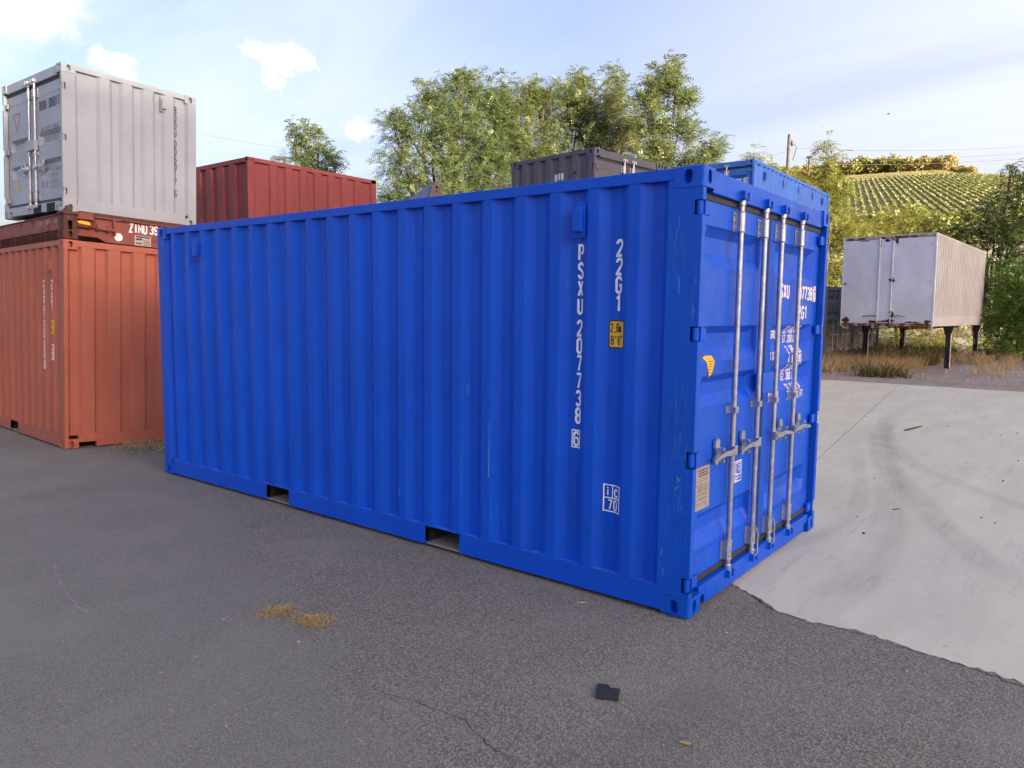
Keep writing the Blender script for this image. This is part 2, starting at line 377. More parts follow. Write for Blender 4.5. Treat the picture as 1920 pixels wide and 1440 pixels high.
# ------------------------------------------------------------------ lettering: condensed stroke alphabet, unit cell 1 x 2
k = .28
_O = [(k, 0), (1-k, 0), (1, k), (1, 2-k), (1-k, 2), (k, 2), (0, 2-k), (0, k)]
G = {'O': [(_O, 1)], '0': [(_O, 1)], 'D': [([(0, 0), (1-k, 0), (1, k), (1, 2-k), (1-k, 2), (0, 2)], 1)],
 '1': [([(.15, 1.6), (.58, 2), (.58, 0)], 0)], 'I': [([(.5, 0), (.5, 2)], 0)],
 '2': [([(0, 1.55), (0, 2-k), (k, 2), (1-k, 2), (1, 2-k), (1, 1.3), (.03, .12), (.03, 0), (1, 0)], 0)],
 '3': [([(0, 1.68), (k, 2), (1-k, 2), (1, 2-k), (1, 1.3), (.75, 1.05), (1, .8), (1, k), (1-k, 0), (k, 0), (0, .32)], 0), ([(.72, 1.05), (.38, 1.05)], 0)],
 '4': [([(.72, 0), (.72, 2), (0, .55), (1, .55)], 0)],
 '5': [([(1, 2), (.04, 2), (.04, 1.18), (1-k, 1.18), (1, .92), (1, k), (1-k, 0), (k, 0), (0, k)], 0)],
 '6': [([(1, 1.65), (1-k, 2), (k, 2), (0, 2-k), (0, k), (k, 0), (1-k, 0), (1, k), (1, .85), (1-k, 1.12), (.03, 1.12)], 0)],
 '7': [([(0, 2), (1, 2), (.36, 0)], 0)],
 '8': [([(k, 0), (1-k, 0), (1, k), (1, .8), (1-k, 1.06), (1, 1.3), (1, 2-k), (1-k, 2), (k, 2), (0, 2-k), (0, 1.3), (k, 1.06), (0, .8), (0, k)], 1), ([(k, 1.06), (1-k, 1.06)], 0)],
 '9': [([(0, .35), (k, 0), (1-k, 0), (1, k), (1, 2-k), (1-k, 2), (k, 2), (0, 2-k), (0, 1.15), (k, .88), (.97, .88)], 0)],
 'P': [([(0, 0), (0, 2), (1-k, 2), (1, 2-k), (1, 1.2), (1-k, .92), (.03, .92)], 0)],
 'S': [([(1, 1.6), (1, 2-k), (1-k, 2), (k, 2), (0, 2-k), (0, 1.35), (1, .7), (1, k), (1-k, 0), (k, 0), (0, k), (0, .42)], 0)],
 'X': [([(0, 0), (1, 2)], 0), ([(0, 2), (1, 0)], 0)], 'U': [([(0, 2), (0, k), (k, 0), (1-k, 0), (1, k), (1, 2)], 0)],
 'G': [([(1, 1.55), (1, 2-k), (1-k, 2), (k, 2), (0, 2-k), (0, k), (k, 0), (1-k, 0), (1, k), (1, .95), (.55, .95)], 0)],
 'C': [([(1, 1.5), (1, 2-k), (1-k, 2), (k, 2), (0, 2-k), (0, k), (k, 0), (1-k, 0), (1, k), (1, .5)], 0)],
 'B': [([(0, 0), (1-k, 0), (1, k), (1, .8), (1-k, 1.06), (1, 1.3), (1, 2-k), (1-k, 2), (0, 2)], 1), ([(.03, 1.06), (1-k, 1.06)], 0)],
 'N': [([(0, 0), (0, 2), (1, 0), (1, 2)], 0)], 'M': [([(-.1, 0), (-.1, 2), (.5, .7), (1.1, 2), (1.1, 0)], 0)], 'Z': [([(0, 2), (1, 2), (0, 0), (1, 0)], 0)],
 'R': [([(0, 0), (0, 2), (1-k, 2), (1, 2-k), (1, 1.25), (1-k, .97), (.03, .97)], 0), ([(.55, .9), (1, 0)], 0)],
 'K': [([(0, 0), (0, 2)], 0), ([(1, 2), (.08, .9)], 0), ([(.35, 1.2), (1, 0)], 0)], 'L': [([(0, 2), (0, 0), (1, 0)], 0)],
 'E': [([(1, 2), (0, 2), (0, 0), (1, 0)], 0), ([(.04, 1.03), (.8, 1.03)], 0)], 'F': [([(1, 2), (0, 2), (0, 0)], 0), ([(.04, 1.03), (.8, 1.03)], 0)],
 'T': [([(-.05, 2), (1.05, 2)], 0), ([(.5, 1.98), (.5, 0)], 0)], 'A': [([(0, 0), (.5, 2), (1, 0)], 0), ([(.2, .62), (.8, .62)], 0)], 'H': [([(0, 0), (0, 2)], 0), ([(1, 0), (1, 2)], 0), ([(.04, 1), (.96, 1)], 0)],
 'W': [([(-.1, 2), (.2, 0), (.5, 1.5), (.8, 0), (1.1, 2)], 0)], 'V': [([(0, 2), (.5, 0), (1, 2)], 0)], 'Y': [([(0, 2), (.5, 1)], 0), ([(1, 2), (.5, 1), (.5, 0)], 0)],
 '.': [([(.35, .12), (.65, .12)], 0)], ',': [([(.55, .2), (.4, -.3)], 0)], "'": [([(.5, 2.05), (.5, 1.5)], 0)], '"': [([(.3, 2.05), (.3, 1.5)], 0), ([(.7, 2.05), (.7, 1.5)], 0)],
 'm': [([(-.15, 0), (-.15, 1.3), (.3, 1.3), (.5, 1.1), (.5, 0)], 0), ([(.5, 1.1), (.7, 1.3), (1.0, 1.3), (1.15, 1.1), (1.15, 0)], 0)],
 'i': [([(.5, 0), (.5, 1.35)], 0), ([(.5, 1.6), (.5, 1.95)], 0)], 'c': [([(.95, 1.05), (.7, 1.35), (.3, 1.35), (0, 1.05), (0, .3), (.3, 0), (.7, 0), (.95, .3)], 0)], ' ': []}
def stroke(pts, w, closed):
    P = [np.array(p, float) for p in pts]; n = len(P); L_, R_ = [], []
    for i in range(n):
        a = P[i-1] if (i > 0 or closed) else None; c = P[(i+1) % n] if (i < n-1 or closed) else None
        d1 = (P[i]-a) if a is not None else (c-P[i]); d2 = (c-P[i]) if c is not None else d1
        d1 = d1/np.linalg.norm(d1); d2 = d2/np.linalg.norm(d2)
        nn = np.array((-d1[1]-d2[1], d1[0]+d2[0])); ln_ = np.linalg.norm(nn)
        nn = nn/ln_ if ln_ > 1e-6 else np.array((-d1[1], d1[0]))
        cosv = max(.45, nn@np.array((-d1[1], d1[0])))
        o = nn*w/2/cosv; L_.append(P[i]+o); R_.append(P[i]-o)
    m_ = n if closed else n-1
    return [[L_[i], R_[i], R_[(i+1) % n], L_[(i+1) % n]] for i in range(m_)]
def text_polys(s, x, y, h, asp=.5, gap=.35, w=.30, vertical=False, step=1.22, slant=0):
    """polygons (with a layer number) of a line of text; (x, y) = lower left, or top left when vertical"""
    out = []; cw = h*asp
    for ch in s:
        if vertical: ox, oy = x, y-h
        else: ox, oy = x, y
        for li, (pts, cl) in enumerate(G.get(ch, [])):
            q = [((w*h/4/cw*.8)+(px)*(1-.8*w*h/2/cw), (w/2*.5)+py/2*(2-w*.5)) for px, py in pts]
            q = [(px*cw, py/2*h) for px, py in q]
            for poly in stroke(q, w*h/2, cl):
                out.append(([(ox+p[0]+slant*p[1], oy+p[1]) for p in poly], li))
        if vertical: y -= h*step if ch != ' ' else h*.42
        else: x += cw*(1+gap) if ch != ' ' else cw*.75
    return out
def rect_polys(x0, x1, y0, y1, layer=0): return [([(x0, y0), (x1, y0), (x1, y1), (x0, y1)], layer)]
def frame_polys(x0, x1, y0, y1, t, layer=0):
    return [([(x0, y0), (x1, y0), (x1, y0+t), (x0, y0+t)], layer), ([(x0, y1-t), (x1, y1-t), (x1, y1), (x0, y1)], layer),
            ([(x0, y0+t), (x0+t, y0+t), (x0+t, y1-t), (x0, y1-t)], layer), ([(x1-t, y0+t), (x1, y0+t), (x1, y1-t), (x1-t, y1-t)], layer)]
def clip(poly, ax, val, keep_less):
    out = []
    for i in range(len(poly)):
        a, b_ = poly[i], poly[(i+1) % len(poly)]
        ia = (a[ax] <= val) == keep_less; ib = (b_[ax] <= val) == keep_less
        if ia: out.append(a)
        if ia != ib:
            t = (val-a[ax])/(b_[ax]-a[ax]); out.append((a[0]+t*(b_[0]-a[0]), a[1]+t*(b_[1]-a[1])))
    return out
def decal(name, polys, fn, mat, parent, creases=(), axis=0, lift=.0015):
    """lays flat print on a surface: fn(u, v, lift) gives the point; polygons are cut where the sheet folds"""
    mb = MB()
    cr = sorted(creases)
    for poly, li in polys:
        pieces = [poly]
        lo = min(p[axis] for p in poly); hi = max(p[axis] for p in poly)
        for c_ in cr:
            if lo+1e-6 < c_ < hi-1e-6:
                nx = []
                for q in pieces:
                    for kl in (True, False):
                        z_ = clip(q, axis, c_, kl)
                        if len(z_) >= 3: nx.append(z_)
                pieces = nx
        for q in pieces: mb.add([fn(u, v, lift+.0004*li) for u, v in q], [tuple(range(len(q)))])
    return mb.build(name, mat, parent)

# ------------------------------------------------------------------ terrain and ground
def sst(a, b_, x):
    t = np.clip((x-a)/(b_-a), 0, 1); return t*t*(3-2*t)
HAZ = R(11.5); HU = np.array((-math.sin(HAZ), math.cos(HAZ))); HV = np.array((math.cos(HAZ), math.sin(HAZ)))
_hu = np.array([0, 45, 75, 120, 190, 260, 330, 400, 440, 520, 800]); _hz = np.array([0, .3, 3.0, 11, 23.6, 38.5, 53.5, 67.5, 73, 76, 70])
def terrain(x, y):
    x = np.asarray(x, float); y = np.asarray(y, float)
    u = (x-CAM[0])*HU[0]+(y-CAM[1])*HU[1]; v = (x-CAM[0])*HV[0]+(y-CAM[1])*HV[1]
    z = np.interp(u, _hu, _hz)
    z = z*(1-.13*sst(10, 90, v)-.5*sst(90, 260, v)-.25*sst(60, 400, -v))
    z = np.where(u < 45, 0, z-.0)
    z = z+.13*sst(19.2, 23, y)*(1-sst(60, 90, y))+.12*sst(23, 32, y)*(1-sst(60, 90, y))
    # orange stack stands on a cross-fall towards +y
    z = z-.036*np.clip(y+.17, -1.2, 3.2)*sst(-6.6, -8.0, x)*sst(-60, -30, x)
    # unseen ridge added east of the yard, shaped to keep low sun off it
    z = z+47.5*np.exp(-((x-205)/45)**2)*sst(-260, -190, y)*(1-sst(-6, 26, y))*sst(70, 120, x)
    return z
def grid_mesh(name, xs, ys, zoff, mat):
    X, Y = np.meshgrid(xs, ys); Z = terrain(X, Y)+zoff
    nx, ny = len(xs), len(ys)
    V = np.stack([X, Y, Z], -1).reshape(-1, 3)
    fs = [(j*nx+i, j*nx+i+1, (j+1)*nx+i+1, (j+1)*nx+i) for j in range(ny-1) for i in range(nx-1)]
    me = bpy.data.meshes.new(name); me.from_pydata(V.tolist(), [], fs); me.materials.append(M[mat])
    me.polygons.foreach_set('use_smooth', [True]*len(me.polygons)); me.update()
    o = bpy.data.objects.new(name, me); C.objects.link(o); return o
xs = np.unique(np.concatenate([np.linspace(-900, -60, 40), np.linspace(-60, 30, 60), np.linspace(30, 330, 60), np.linspace(330, 900, 18)]))
ys = np.unique(np.concatenate([np.linspace(-900, -60, 24), np.linspace(-60, 60, 70), np.linspace(60, 480, 90), np.linspace(480, 1100, 12)]))
tag(grid_mesh('terrain', xs, ys, -.03, 'terrain'), kind='structure', label='sunlit grassy hill slope rising behind the yard')
xa = np.unique(np.concatenate([np.linspace(-34, -9, 26), np.linspace(-9, -6, 13), np.linspace(-6, 16, 12)])); ya = np.unique(np.concatenate([np.linspace(-28, 18.2, 70)]))
tag(grid_mesh('asphalt', xa, ya, -.006, 'asphalt'), kind='structure', label='dark grey speckled asphalt of the yard')
# gravel verge behind the concrete
tag(grid_mesh('gravel_verge', np.linspace(-34, 24, 59), np.linspace(17.5, 46, 40), .002, 'gravel'), kind='structure', label='pale gravel verge behind the concrete')

# concrete apron: three cast slabs with an uneven front edge
edge = [(-3.2, 1.02), (-1.6, .93), (-.6, .86), (-.05, .76), (.18, .61), (.33, .50), (.52, .475), (.78, .485), (1.06, .44), (1.31, .43), (1.46, .38), (1.59, .34), (2.2, .26), (3.5, .2), (9, .0), (16, -.2)]
fine_edge = []
er = random.Random(5)
for (a, b_) in zip(edge[:-1], edge[1:]):
    d = math.hypot(b_[0]-a[0], b_[1]-a[1]); n_ = max(2, int(d/.035))
    for i in range(n_):
        t = i/n_; fine_edge.append((a[0]+(b_[0]-a[0])*t+er.uniform(-.006, .006), a[1]+(b_[1]-a[1])*t+er.gauss(0, .009)+.02*math.sin((a[0]+(b_[0]-a[0])*t)*9)))
poly_all = fine_edge+[(16, -.2), (16, 19.9), (6, 19.7), (2, 19.5), (.36, 19.32), (-1.53, 19.04), (-3.08, 18.82), (-4.25, 18.3), (-8, 17.9), (-8, 1.1)]
import bmesh
def slab(cuts):
    bm = bmesh.new(); vs_ = [bm.verts.new((x, y, -.002)) for x, y in poly_all]; bm.faces.new(vs_)
    for (co_, no_) in cuts:
        bmesh.ops.bisect_plane(bm, geom=bm.verts[:]+bm.edges[:]+bm.faces[:], plane_co=(co_[0], co_[1], 0), plane_no=(no_[0], no_[1], 0), clear_outer=True)
    r_ = bmesh.ops.extrude_face_region(bm, geom=bm.faces[:])
    bmesh.ops.translate(bm, vec=(0, 0, -.10), verts=[g for g in r_['geom'] if isinstance(g, bmesh.types.BMVert)])
    bmesh.ops.triangulate(bm, faces=[f_ for f_ in bm.faces if len(f_.verts) > 4])
    bmesh.ops.recalc_face_normals(bm, faces=bm.faces[:])
    me = bpy.data.meshes.new('slab'); bm.to_mesh(me); bm.free(); me.materials.append(M['concrete'])
    o = bpy.data.objects.new('slab', me); C.objects.link(o); return o
apron = tag(empty('concrete_apron'), label='pale concrete apron with tyre marks beside the blue container', kind='structure')
j1 = np.array((-1.01, 9.05)); j1 /= np.linalg.norm(j1); n1 = np.array((j1[1], -j1[0]))      # points to +x
j2 = np.array((1.02, .39)); j2 /= np.linalg.norm(j2); n2 = np.array((-j2[1], j2[0]))         # points to +y
P1 = np.array((-.87, 5.62)); gap = .006
for cuts in ([(P1-n1*gap, n1)], [(P1+n1*gap, -n1), (P1+n2*gap*.5, -n2)], [(P1+n1*gap, -n1), (P1-n2*gap*.5, n2)]):
    slab(cuts).parent = apron
def ribbon(name, pts, wd, mat, parent, z=.0022, taper=1.0):
    P = np.array(pts, float)
    t = np.linspace(0, len(P)-1, len(P)*8); i0 = np.clip(t.astype(int), 0, len(P)-2); fr = t-i0
    def cr(i): return P[np.clip(i, 0, len(P)-1)]
    a, b_, c_, d_ = cr(i0-1), cr(i0), cr(i0+1), cr(i0+2); f2 = fr[:, None]
    Q = .5*((2*b_)+(-a+c_)*f2+(2*a-5*b_+4*c_-d_)*f2**2+(-a+3*b_-3*c_+d_)*f2**3)
    T = np.gradient(Q, axis=0); T /= np.linalg.norm(T, axis=1)[:, None]+1e-9; N = np.stack([-T[:, 1], T[:, 0]], -1)
    n = len(Q); V = []; UV = []
    for i in range(n):
        for s_ in (-.5, .5): V.append((Q[i, 0]+N[i, 0]*wd*s_, Q[i, 1]+N[i, 1]*wd*s_, z)); UV.append((i/(n-1), s_+.5))
    me = bpy.data.meshes.new(name); me.from_pydata(V, [], [(2*i, 2*i+1, 2*i+3, 2*i+2) for i in range(n-1)])
    uv = me.uv_layers.new(name='UVMap')
    for lp in me.loops: uv.data[lp.index].uv = UV[lp.vertex_index]
    me.materials.append(M[mat]); o = bpy.data.objects.new(name, me); C.objects.link(o); o.parent = parent; return o
ribbon('tyre_mark', [(.35, .7), (.57, .95), (.58, 1.9), (.42, 3.3), (.11, 4.9), (-.32, 6.5), (-.8, 8.9), (-1.1, 12.4), (-.6, 16)], .42, 'tyre', apron)
ribbon('tyre_mark', [(-.9, 9.2), (-.14, 5.85), (.65, 3.7), (1.02, 2.75), (1.6, 1.85), (2.5, 1.1)], .36, 'tyre', apron, .0030)
ribbon('tyre_mark', [(-1.2, 11.0), (-.5, 7.8), (.2, 5.9), (1.6, 4.2), (3.6, 3.0)], .30, 'tyre', apron, .0038)
ribbon('tyre_mark', [(-.1, 1.5), (.15, 2.4), (.12, 3.4), (-.25, 5.0), (-.9, 7.4)], .22, 'tyre', apron, .0046)

crk = lambda pts: [tuple(onground(*p)[:2]) for p in pts]
asp = bpy.data.objects['asphalt']
def crack(pts, wd, seed, mat='crack', z=-.0045):
    rg = random.Random(seed); Q = []
    for (a, b_) in zip(pts[:-1], pts[1:]):
        n_ = max(3, int(math.hypot(b_[0]-a[0], b_[1]-a[1])/.03))
        for i in range(n_): t = i/n_; Q.append((a[0]+(b_[0]-a[0])*t+rg.gauss(0, .006), a[1]+(b_[1]-a[1])*t+rg.gauss(0, .006)))
    V = []; F = []
    for i, p in enumerate(Q):
        w_ = wd*rg.uniform(.15, 1.0)*(1 if 2 < i < len(Q)-3 else .3); d_ = (Q[min(i+1, len(Q)-1)][0]-Q[max(i-1, 0)][0], Q[min(i+1, len(Q)-1)][1]-Q[max(i-1, 0)][1]); l_ = math.hypot(*d_)+1e-6
        V += [(p[0]-d_[1]/l_*w_/2, p[1]+d_[0]/l_*w_/2, z), (p[0]+d_[1]/l_*w_/2, p[1]-d_[0]/l_*w_/2, z)]
    F = [(2*i, 2*i+1, 2*i+3, 2*i+2) for i in range(len(Q)-1)]
    me = bpy.data.meshes.new('crack'); me.from_pydata(V, [], F); me.materials.append(M[mat]); o = bpy.data.objects.new('crack' if mat == 'crack' else 'scrape', me); C.objects.link(o); o.parent = asp
M['crack'] = plain('dark crack and gap shadow', (.030, .028, .028), .95, scale=30); M['scrape'] = plain('pale scrape', (.27, .25, .235), .9, var=.3, scale=60)
crack(crk([(700, 1290), (790, 1318), (870, 1348), (905, 1385), (940, 1410), (975, 1438)]), .0055, 1)
crack(crk([(760, 1325), (785, 1340), (805, 1345)]), .004, 2)
crack(crk([(600, 1072), (650, 1078), (720, 1070)]), .006, 3)
crack([(-.06, .775), (.16, .622), (.30, .505), (.50, .462), (.72, .470), (.95, .440)], .016, 4)  # crack strip along the slab, gap shadow put into its dark colour
crack([(.95, .440), (1.28, .412), (1.60, .325), (2.2, .245), (3.4, .19)], .010, 5)
for k_, pts in enumerate(([(98, 1048), (108, 1082), (126, 1114), (150, 1138), (182, 1158)], [(140, 975), (200, 974)], [(75, 995), (120, 986)], [(330, 1112), (345, 1110)], [(210, 1150), (232, 1150)], [(1075, 1130), (1105, 1124)], [(1105, 1262), (1125, 1276)])):
    crack(crk(pts), .016, 20+k_, 'scrape', -.0042)

# ------------------------------------------------------------------ shipping containers
def corr_profile(t0, t1, pitch, first, depth, outer, slope, lead0, lead1, r=.006):
    """(t, d) points of a pressed sheet from t0 to t1: d=0 outer face, d=depth recessed"""
    raw = [(t0, 0.0), (t0+lead0*.5, depth)]
    inner = pitch-outer-2*slope
    x = first
    while x+outer+slope < t1-lead1*.4:
        if x-slope > raw[-1][0]+.002: raw.append((x-slope, depth))
        elif raw[-1][1] != depth: raw.append((x-slope, depth))
        raw += [(x, 0.0), (x+outer, 0.0), (x+outer+slope, depth)]
        x += pitch
    raw.append((max(t1-lead1*.5, raw[-1][0]+.005), depth)); raw.append((t1, 0.0))
    out = [raw[0]]
    for i in range(1, len(raw)-1):
        p, q, s_ = map(np.array, (raw[i-1], raw[i], raw[i+1]))
        for o_ in (p, s_):
            d = o_-q; l_ = np.linalg.norm(d)
            out.append(tuple(q+d/l_*min(r, l_*.3)))
    out.append(raw[-1]); return out
def panel_mesh(prof, z0, z1, fn):
    mb = MB(); n = len(prof)
    vs_ = [fn(t, d, z0) for t, d in prof]+[fn(t, d, z1) for t, d in prof]
    return mb.add(vs_, [(i, i+1, n+i+1, n+i) for i in range(n-1)])
def prof_depth(prof, t):
    return float(np.interp(t, [p[0] for p in prof], [p[1] for p in prof]))
def oval(cx, cy, hw, hh, n=16):
    """stadium outline: half width hw, half height hh (hh > hw stands upright)"""
    out = []
    for i in range(n):
        a = 2*math.pi*(i+.5)/n; c_, s_ = math.cos(a), math.sin(a)
        if hh >= hw: out.append((cx+hw*c_, cy+hw*s_+(hh-hw)*(1 if s_ > 0 else -1)))
        else: out.append((cx+hh*c_+(hw-hh)*(1 if c_ > 0 else -1), cy+hh*s_))
    if hh >= hw: return [(cx+hw, cy)]+out[:n//2]+[(cx-hw, cy)]+out[n//2:]
    return out[:n//4]+[(cx, cy+hh)]+out[n//4:3*n//4]+[(cx, cy-hh)]+out[3*n//4:]
def holed_face(mb, u0, u1, v0, v1, ov, fn, depth):
    cx, cy = sum(p[0] for p in ov)/len(ov), sum(p[1] for p in ov)/len(ov)
    items = [(math.atan2(p[1]-cy, p[0]-cx), p, None) for p in ov]
    angs = [a for a, _, _ in items]
    def rect_hit(a):
        c_, s_ = math.cos(a), math.sin(a); t = 1e9
        if c_ > 1e-9: t = min(t, (u1-cx)/c_)
        if c_ < -1e-9: t = min(t, (u0-cx)/c_)
        if s_ > 1e-9: t = min(t, (v1-cy)/s_)
        if s_ < -1e-9: t = min(t, (v0-cy)/s_)
        return (cx+c_*t, cy+s_*t)
    n = len(ov); outer = [rect_hit(a) for a in angs]
    for i in range(n):
        j = (i+1) % n
        vs_ = [fn(*ov[i], 0), fn(*ov[j], 0), fn(*outer[j], 0)]
        a, b_ = outer[i], outer[j]
        ua = a[0] in (u0, u1) or abs(a[0]-u0) < 1e-9 or abs(a[0]-u1) < 1e-9
        ub = abs(b_[0]-u0) < 1e-9 or abs(b_[0]-u1) < 1e-9
        if ua != ub:
            cor = (u0 if min(abs(a[0]-u0), abs(b_[0]-u0)) < 1e-9 else u1, v0 if min(abs(a[1]-v0), abs(b_[1]-v0)) < 1e-9 else v1)
            vs_.append(fn(*cor, 0))
        vs_.append(fn(*a, 0)); mb.add(vs_, [tuple(range(len(vs_)))])
        mb.add([fn(*ov[i], 0), fn(*ov[j], 0), fn(*ov[j], depth), fn(*ov[i], depth)], [(0, 1, 2, 3)])
    mb.add([fn(*p, depth) for p in ov], [tuple(range(n))])
_cast_cache = {}
def casting_mesh(sx, sy, sz, mat, cl=.178, cw=.162, chh=.118):
    """corner casting with its outer corner at the origin, growing inwards; sx, sy, sz give the inward signs"""
    key = (sx, sy, sz, mat, cl)
    if key in _cast_cache: return _cast_cache[key]
    mb = MB(); dp = .055; r = .013
    q = lambda a, b_, c_: (sx*a, sy*b_, sz*c_)            # a, b, c count inwards from the outer corner
    holed_face(mb, r, cl, r, chh, oval(cl*.52, chh/2, .0255, .0395), lambda u, v, d: q(u, d, v), dp)
    holed_face(mb, r, cw, r, chh, oval(cw*.50, chh/2, .024, .0395), lambda u, v, d: q(d, u, v), dp)
    holed_face(mb, r, cl, r, cw, oval(cl*.5, cw*.5, .062*cl/.178, .0318), lambda u, v, d: q(u, v, d), .03)
    h = r*(1-math.sqrt(.5))
    for f_, L_ in ((lambda a, b_, t: q(a, b_, t), chh), (lambda a, b_, t: q(t, a, b_), cl), (lambda a, b_, t: q(a, t, b_), cw)):
        for (a0, b0), (a1, b1) in (((r, 0), (h, h)), ((h, h), (0, r))): mb.add([f_(a0, b0, r), f_(a1, b1, r), f_(a1, b1, L_), f_(a0, b0, L_)], [(0, 1, 2, 3)])
    c1_ = h*1.25
    for a, b_, c_ in (((r, 0, r), (h, h, r), (r, h, h)), ((0, r, r), (h, h, r), (h, r, h)), ((r, r, 0), (r, h, h), (h, r, h)), ((h, h, r), (r, h, h), (h, r, h))): mb.add([q(*a), q(*b_), q(*c_)], [(0, 1, 2)])
    mb.add([q(cl, 0, r), q(cl, cw, r), q(cl, cw, chh), q(cl, 0, chh)], [(0, 1, 2, 3)]); mb.add([q(cl, 0, r), q(cl, r, 0), q(cl, cw, 0), q(cl, cw, r)], [(0, 1, 2, 3)])
    mb.add([q(0, cw, r), q(cl, cw, r), q(cl, cw, chh), q(0, cw, chh)], [(0, 1, 2, 3)]); mb.add([q(0, cw, r), q(r, cw, 0), q(cl, cw, 0), q(cl, cw, r)], [(0, 1, 2, 3)])
    mb.add([q(0, r, chh), q(r, 0, chh), q(cl, 0, chh), q(cl, cw, chh), q(0, cw, chh)], [(0, 1, 2, 3, 4)])
    me = bpy.data.meshes.new('corner_casting'); me.from_pydata(mb.v, [], mb.f); me.materials.append(M[mat])
    bm = bmesh.new(); bm.from_mesh(me); bmesh.ops.remove_doubles(bm, verts=bm.verts[:], dist=1e-5); bmesh.ops.recalc_face_normals(bm, faces=bm.faces[:]); bm.to_mesh(me); bm.free()
    _cast_cache[key] = me; return me
def child(name, me, parent, loc=(0, 0, 0), bevel=0):
    o = bpy.data.objects.new(name, me); C.objects.link(o); o.parent = parent; o.location = loc
    if bevel:
        md = o.modifiers.new('edge', 'BEVEL'); md.width = bevel; md.segments = 2; md.limit_method = 'ANGLE'; md.angle_limit = R(50)
    return o

def container(name, loc, rot, L=6.058, W=2.438, H=2.591, mat='blue', cast='blue', pitch=.28, first=None, pockets=True, castings=True,
              post=.20, troughs=((2.285, 2.225, 2.125, 2.04), (1.70, 1.655, 1.56, 1.487), (1.405, 1.357, 1.285, 1.216), (.575, .52, .447, .365)),
              rods=(.615, 1.035, 1.372, 1.795), doors=True, detail=2, end_pitch=.29, endd=.042, outer=.072, slope=.068, keeper='galv', bev=.004, rim=False, side_detail=(True, True)):
    root = empty(name, loc, rot)
    bv = bev if detail > 1 else 0
    br = .165; tr = .062; cz = .118
    if castings:
        for sx, x in ((-1, 0), (1, -L)):
            for sy, y in ((1, 0), (-1, W)):
                for sz, z in ((1, 0), (-1, H)): child('corner_casting', casting_mesh(sx, sy, sz, cast), root, (x, y, z))
    zl, zh = (cz, H-cz) if castings else (0, H)
    ins = .004 if castings else 0
    # posts
    for y0, y1, s in ((ins, .05, 1), (W-.05, W-ins, -1)):
        for x0, x1, near in ((-post, -ins, True), (-L+ins, -L+.13, False)):
            mb = MB()
            yy = (y0, y1)
            if near and detail > 1 and doors:
                # outer flange with hinge cut-outs, then the inner return
                hz = [(.15, .24), (.885, .985), (1.615, 1.70), (2.32, 2.40)]
                if H < 2.4: hz = [(.22, .30), (H*.5-.04, H*.5+.04), (H-.34, H-.26)]
                ya, yb = (y0, y0+.006) if s > 0 else (y1-.006, y1)
                out = [(x0, zl), (x1, zl)]
                for a, b_ in hz: out += [(x1, a), (x1-.050, a), (x1-.050, b_), (x1, b_)]
                out += [(x1, zh)]+([(-.1785, zh), (-.1785, H-tr-.011), (x0, H-tr-.011)] if castings and post > .18 else [(x0, zh)])
                mb.prism(out, lambda u, v, d: (u, d, v), ya, yb)
                ya2, yb2 = (ya+.045, ya+.051) if s > 0 else (yb-.051, yb-.045)
                mb.box(x0, x1-.002, ya2, yb2, zl, zh)
                yc0, yc1 = (yb, ya2) if s > 0 else (yb2, ya)
                mb.box(x0, x0+.006, yc0, yc1, zl, zh)
                zc_ = zl
                for a, b_ in hz:
                    mb.box(x1-.006, x1-.0005, yc0, yc1, zc_, a); zc_ = b_
                mb.box(x1-.006, x1-.0005, yc0, yc1, zc_, zh)
            else: mb.box(x0, x1, y0, y1, zl, zh)
            mb.build('corner_post', 'blue_worn' if mat == 'blue' else mat, root, bv*.6)
    e0, e1 = (-L+.178, -.178) if castings else (-L, 0)
    for y0, y1 in ((ins, .062), (W-.062, W-ins)):
        MB().box(e0, e1, y0, y1, H-tr-.010, H-.006 if castings else H).build('top_side_rail', mat, root, bv)
    # bottom rails with fork pockets
    c0 = -L/2
    pk = [(-4.19, -3.84), (-2.14, -1.787)] if L > 5.5 else ([(c0-.62, c0-.32), (c0+.32, c0+.62)] if L > 2.6 else [(c0-.5, c0-.2), (c0+.2, c0+.5)])
    if not pockets: pk = []
    for y0, y1 in ((.002, .05), (W-.05, W-.002)):
        mb = MB(); out = [(e0, .028)]
        for a, b_ in pk: out += [(a, .028), (a, br-.008), (b_, br-.008), (b_, .028)]
        out += [(e1, .028), (e1, br), (e0, br)]
        yf0, yf1 = (y0, y0+.008) if y0 < .1 else (y1-.008, y1)
        mb.prism(out, lambda u, v, d: (u, d, v), yf0, yf1)
        yt0, yt1 = (yf1-.001, y1+.012) if y0 < .1 else (y0-.012, yf0+.001)
        MB().box(e0+.001, e1-.001, yt0, yt1, br-.0075, br-.001).build('rail_flange', 'ledge' if mat == 'blue' else mat, root)
        xl = e0; yl0, yl1 = (y0-.006, y1) if y0 < .1 else (y0, y1+.006)
        for a, b_ in pk+[(e1, None)]:
            mb.box(xl, a, yl0, yl1, .021, .0282); xl = b_
        mb.build('bottom_side_rail', mat, root, bv*.6)
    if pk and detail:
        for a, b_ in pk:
            mb = MB(); mb.box(a+.002, b_-.002, .052, W-.052, br-.012, br-.004); mb.box(a, a+.006, .052, W-.052, .02, br-.013); mb.box(b_-.006, b_, .052, W-.052, .02, br-.013); mb.build('fork_pocket', 'black', root)  # tunnel plates blackened: deep shade put into their colour
            MB().box(a+.004, b_-.004, .012, W-.012, .020, .027).build('pocket_strap', 'plate', root)
    MB().box(-L+.06, -.06, .06, W-.06, br, br+.03).build('floor', 'midgrey', root)
    # sides
    t0, t1 = -L+.128, -post+.004
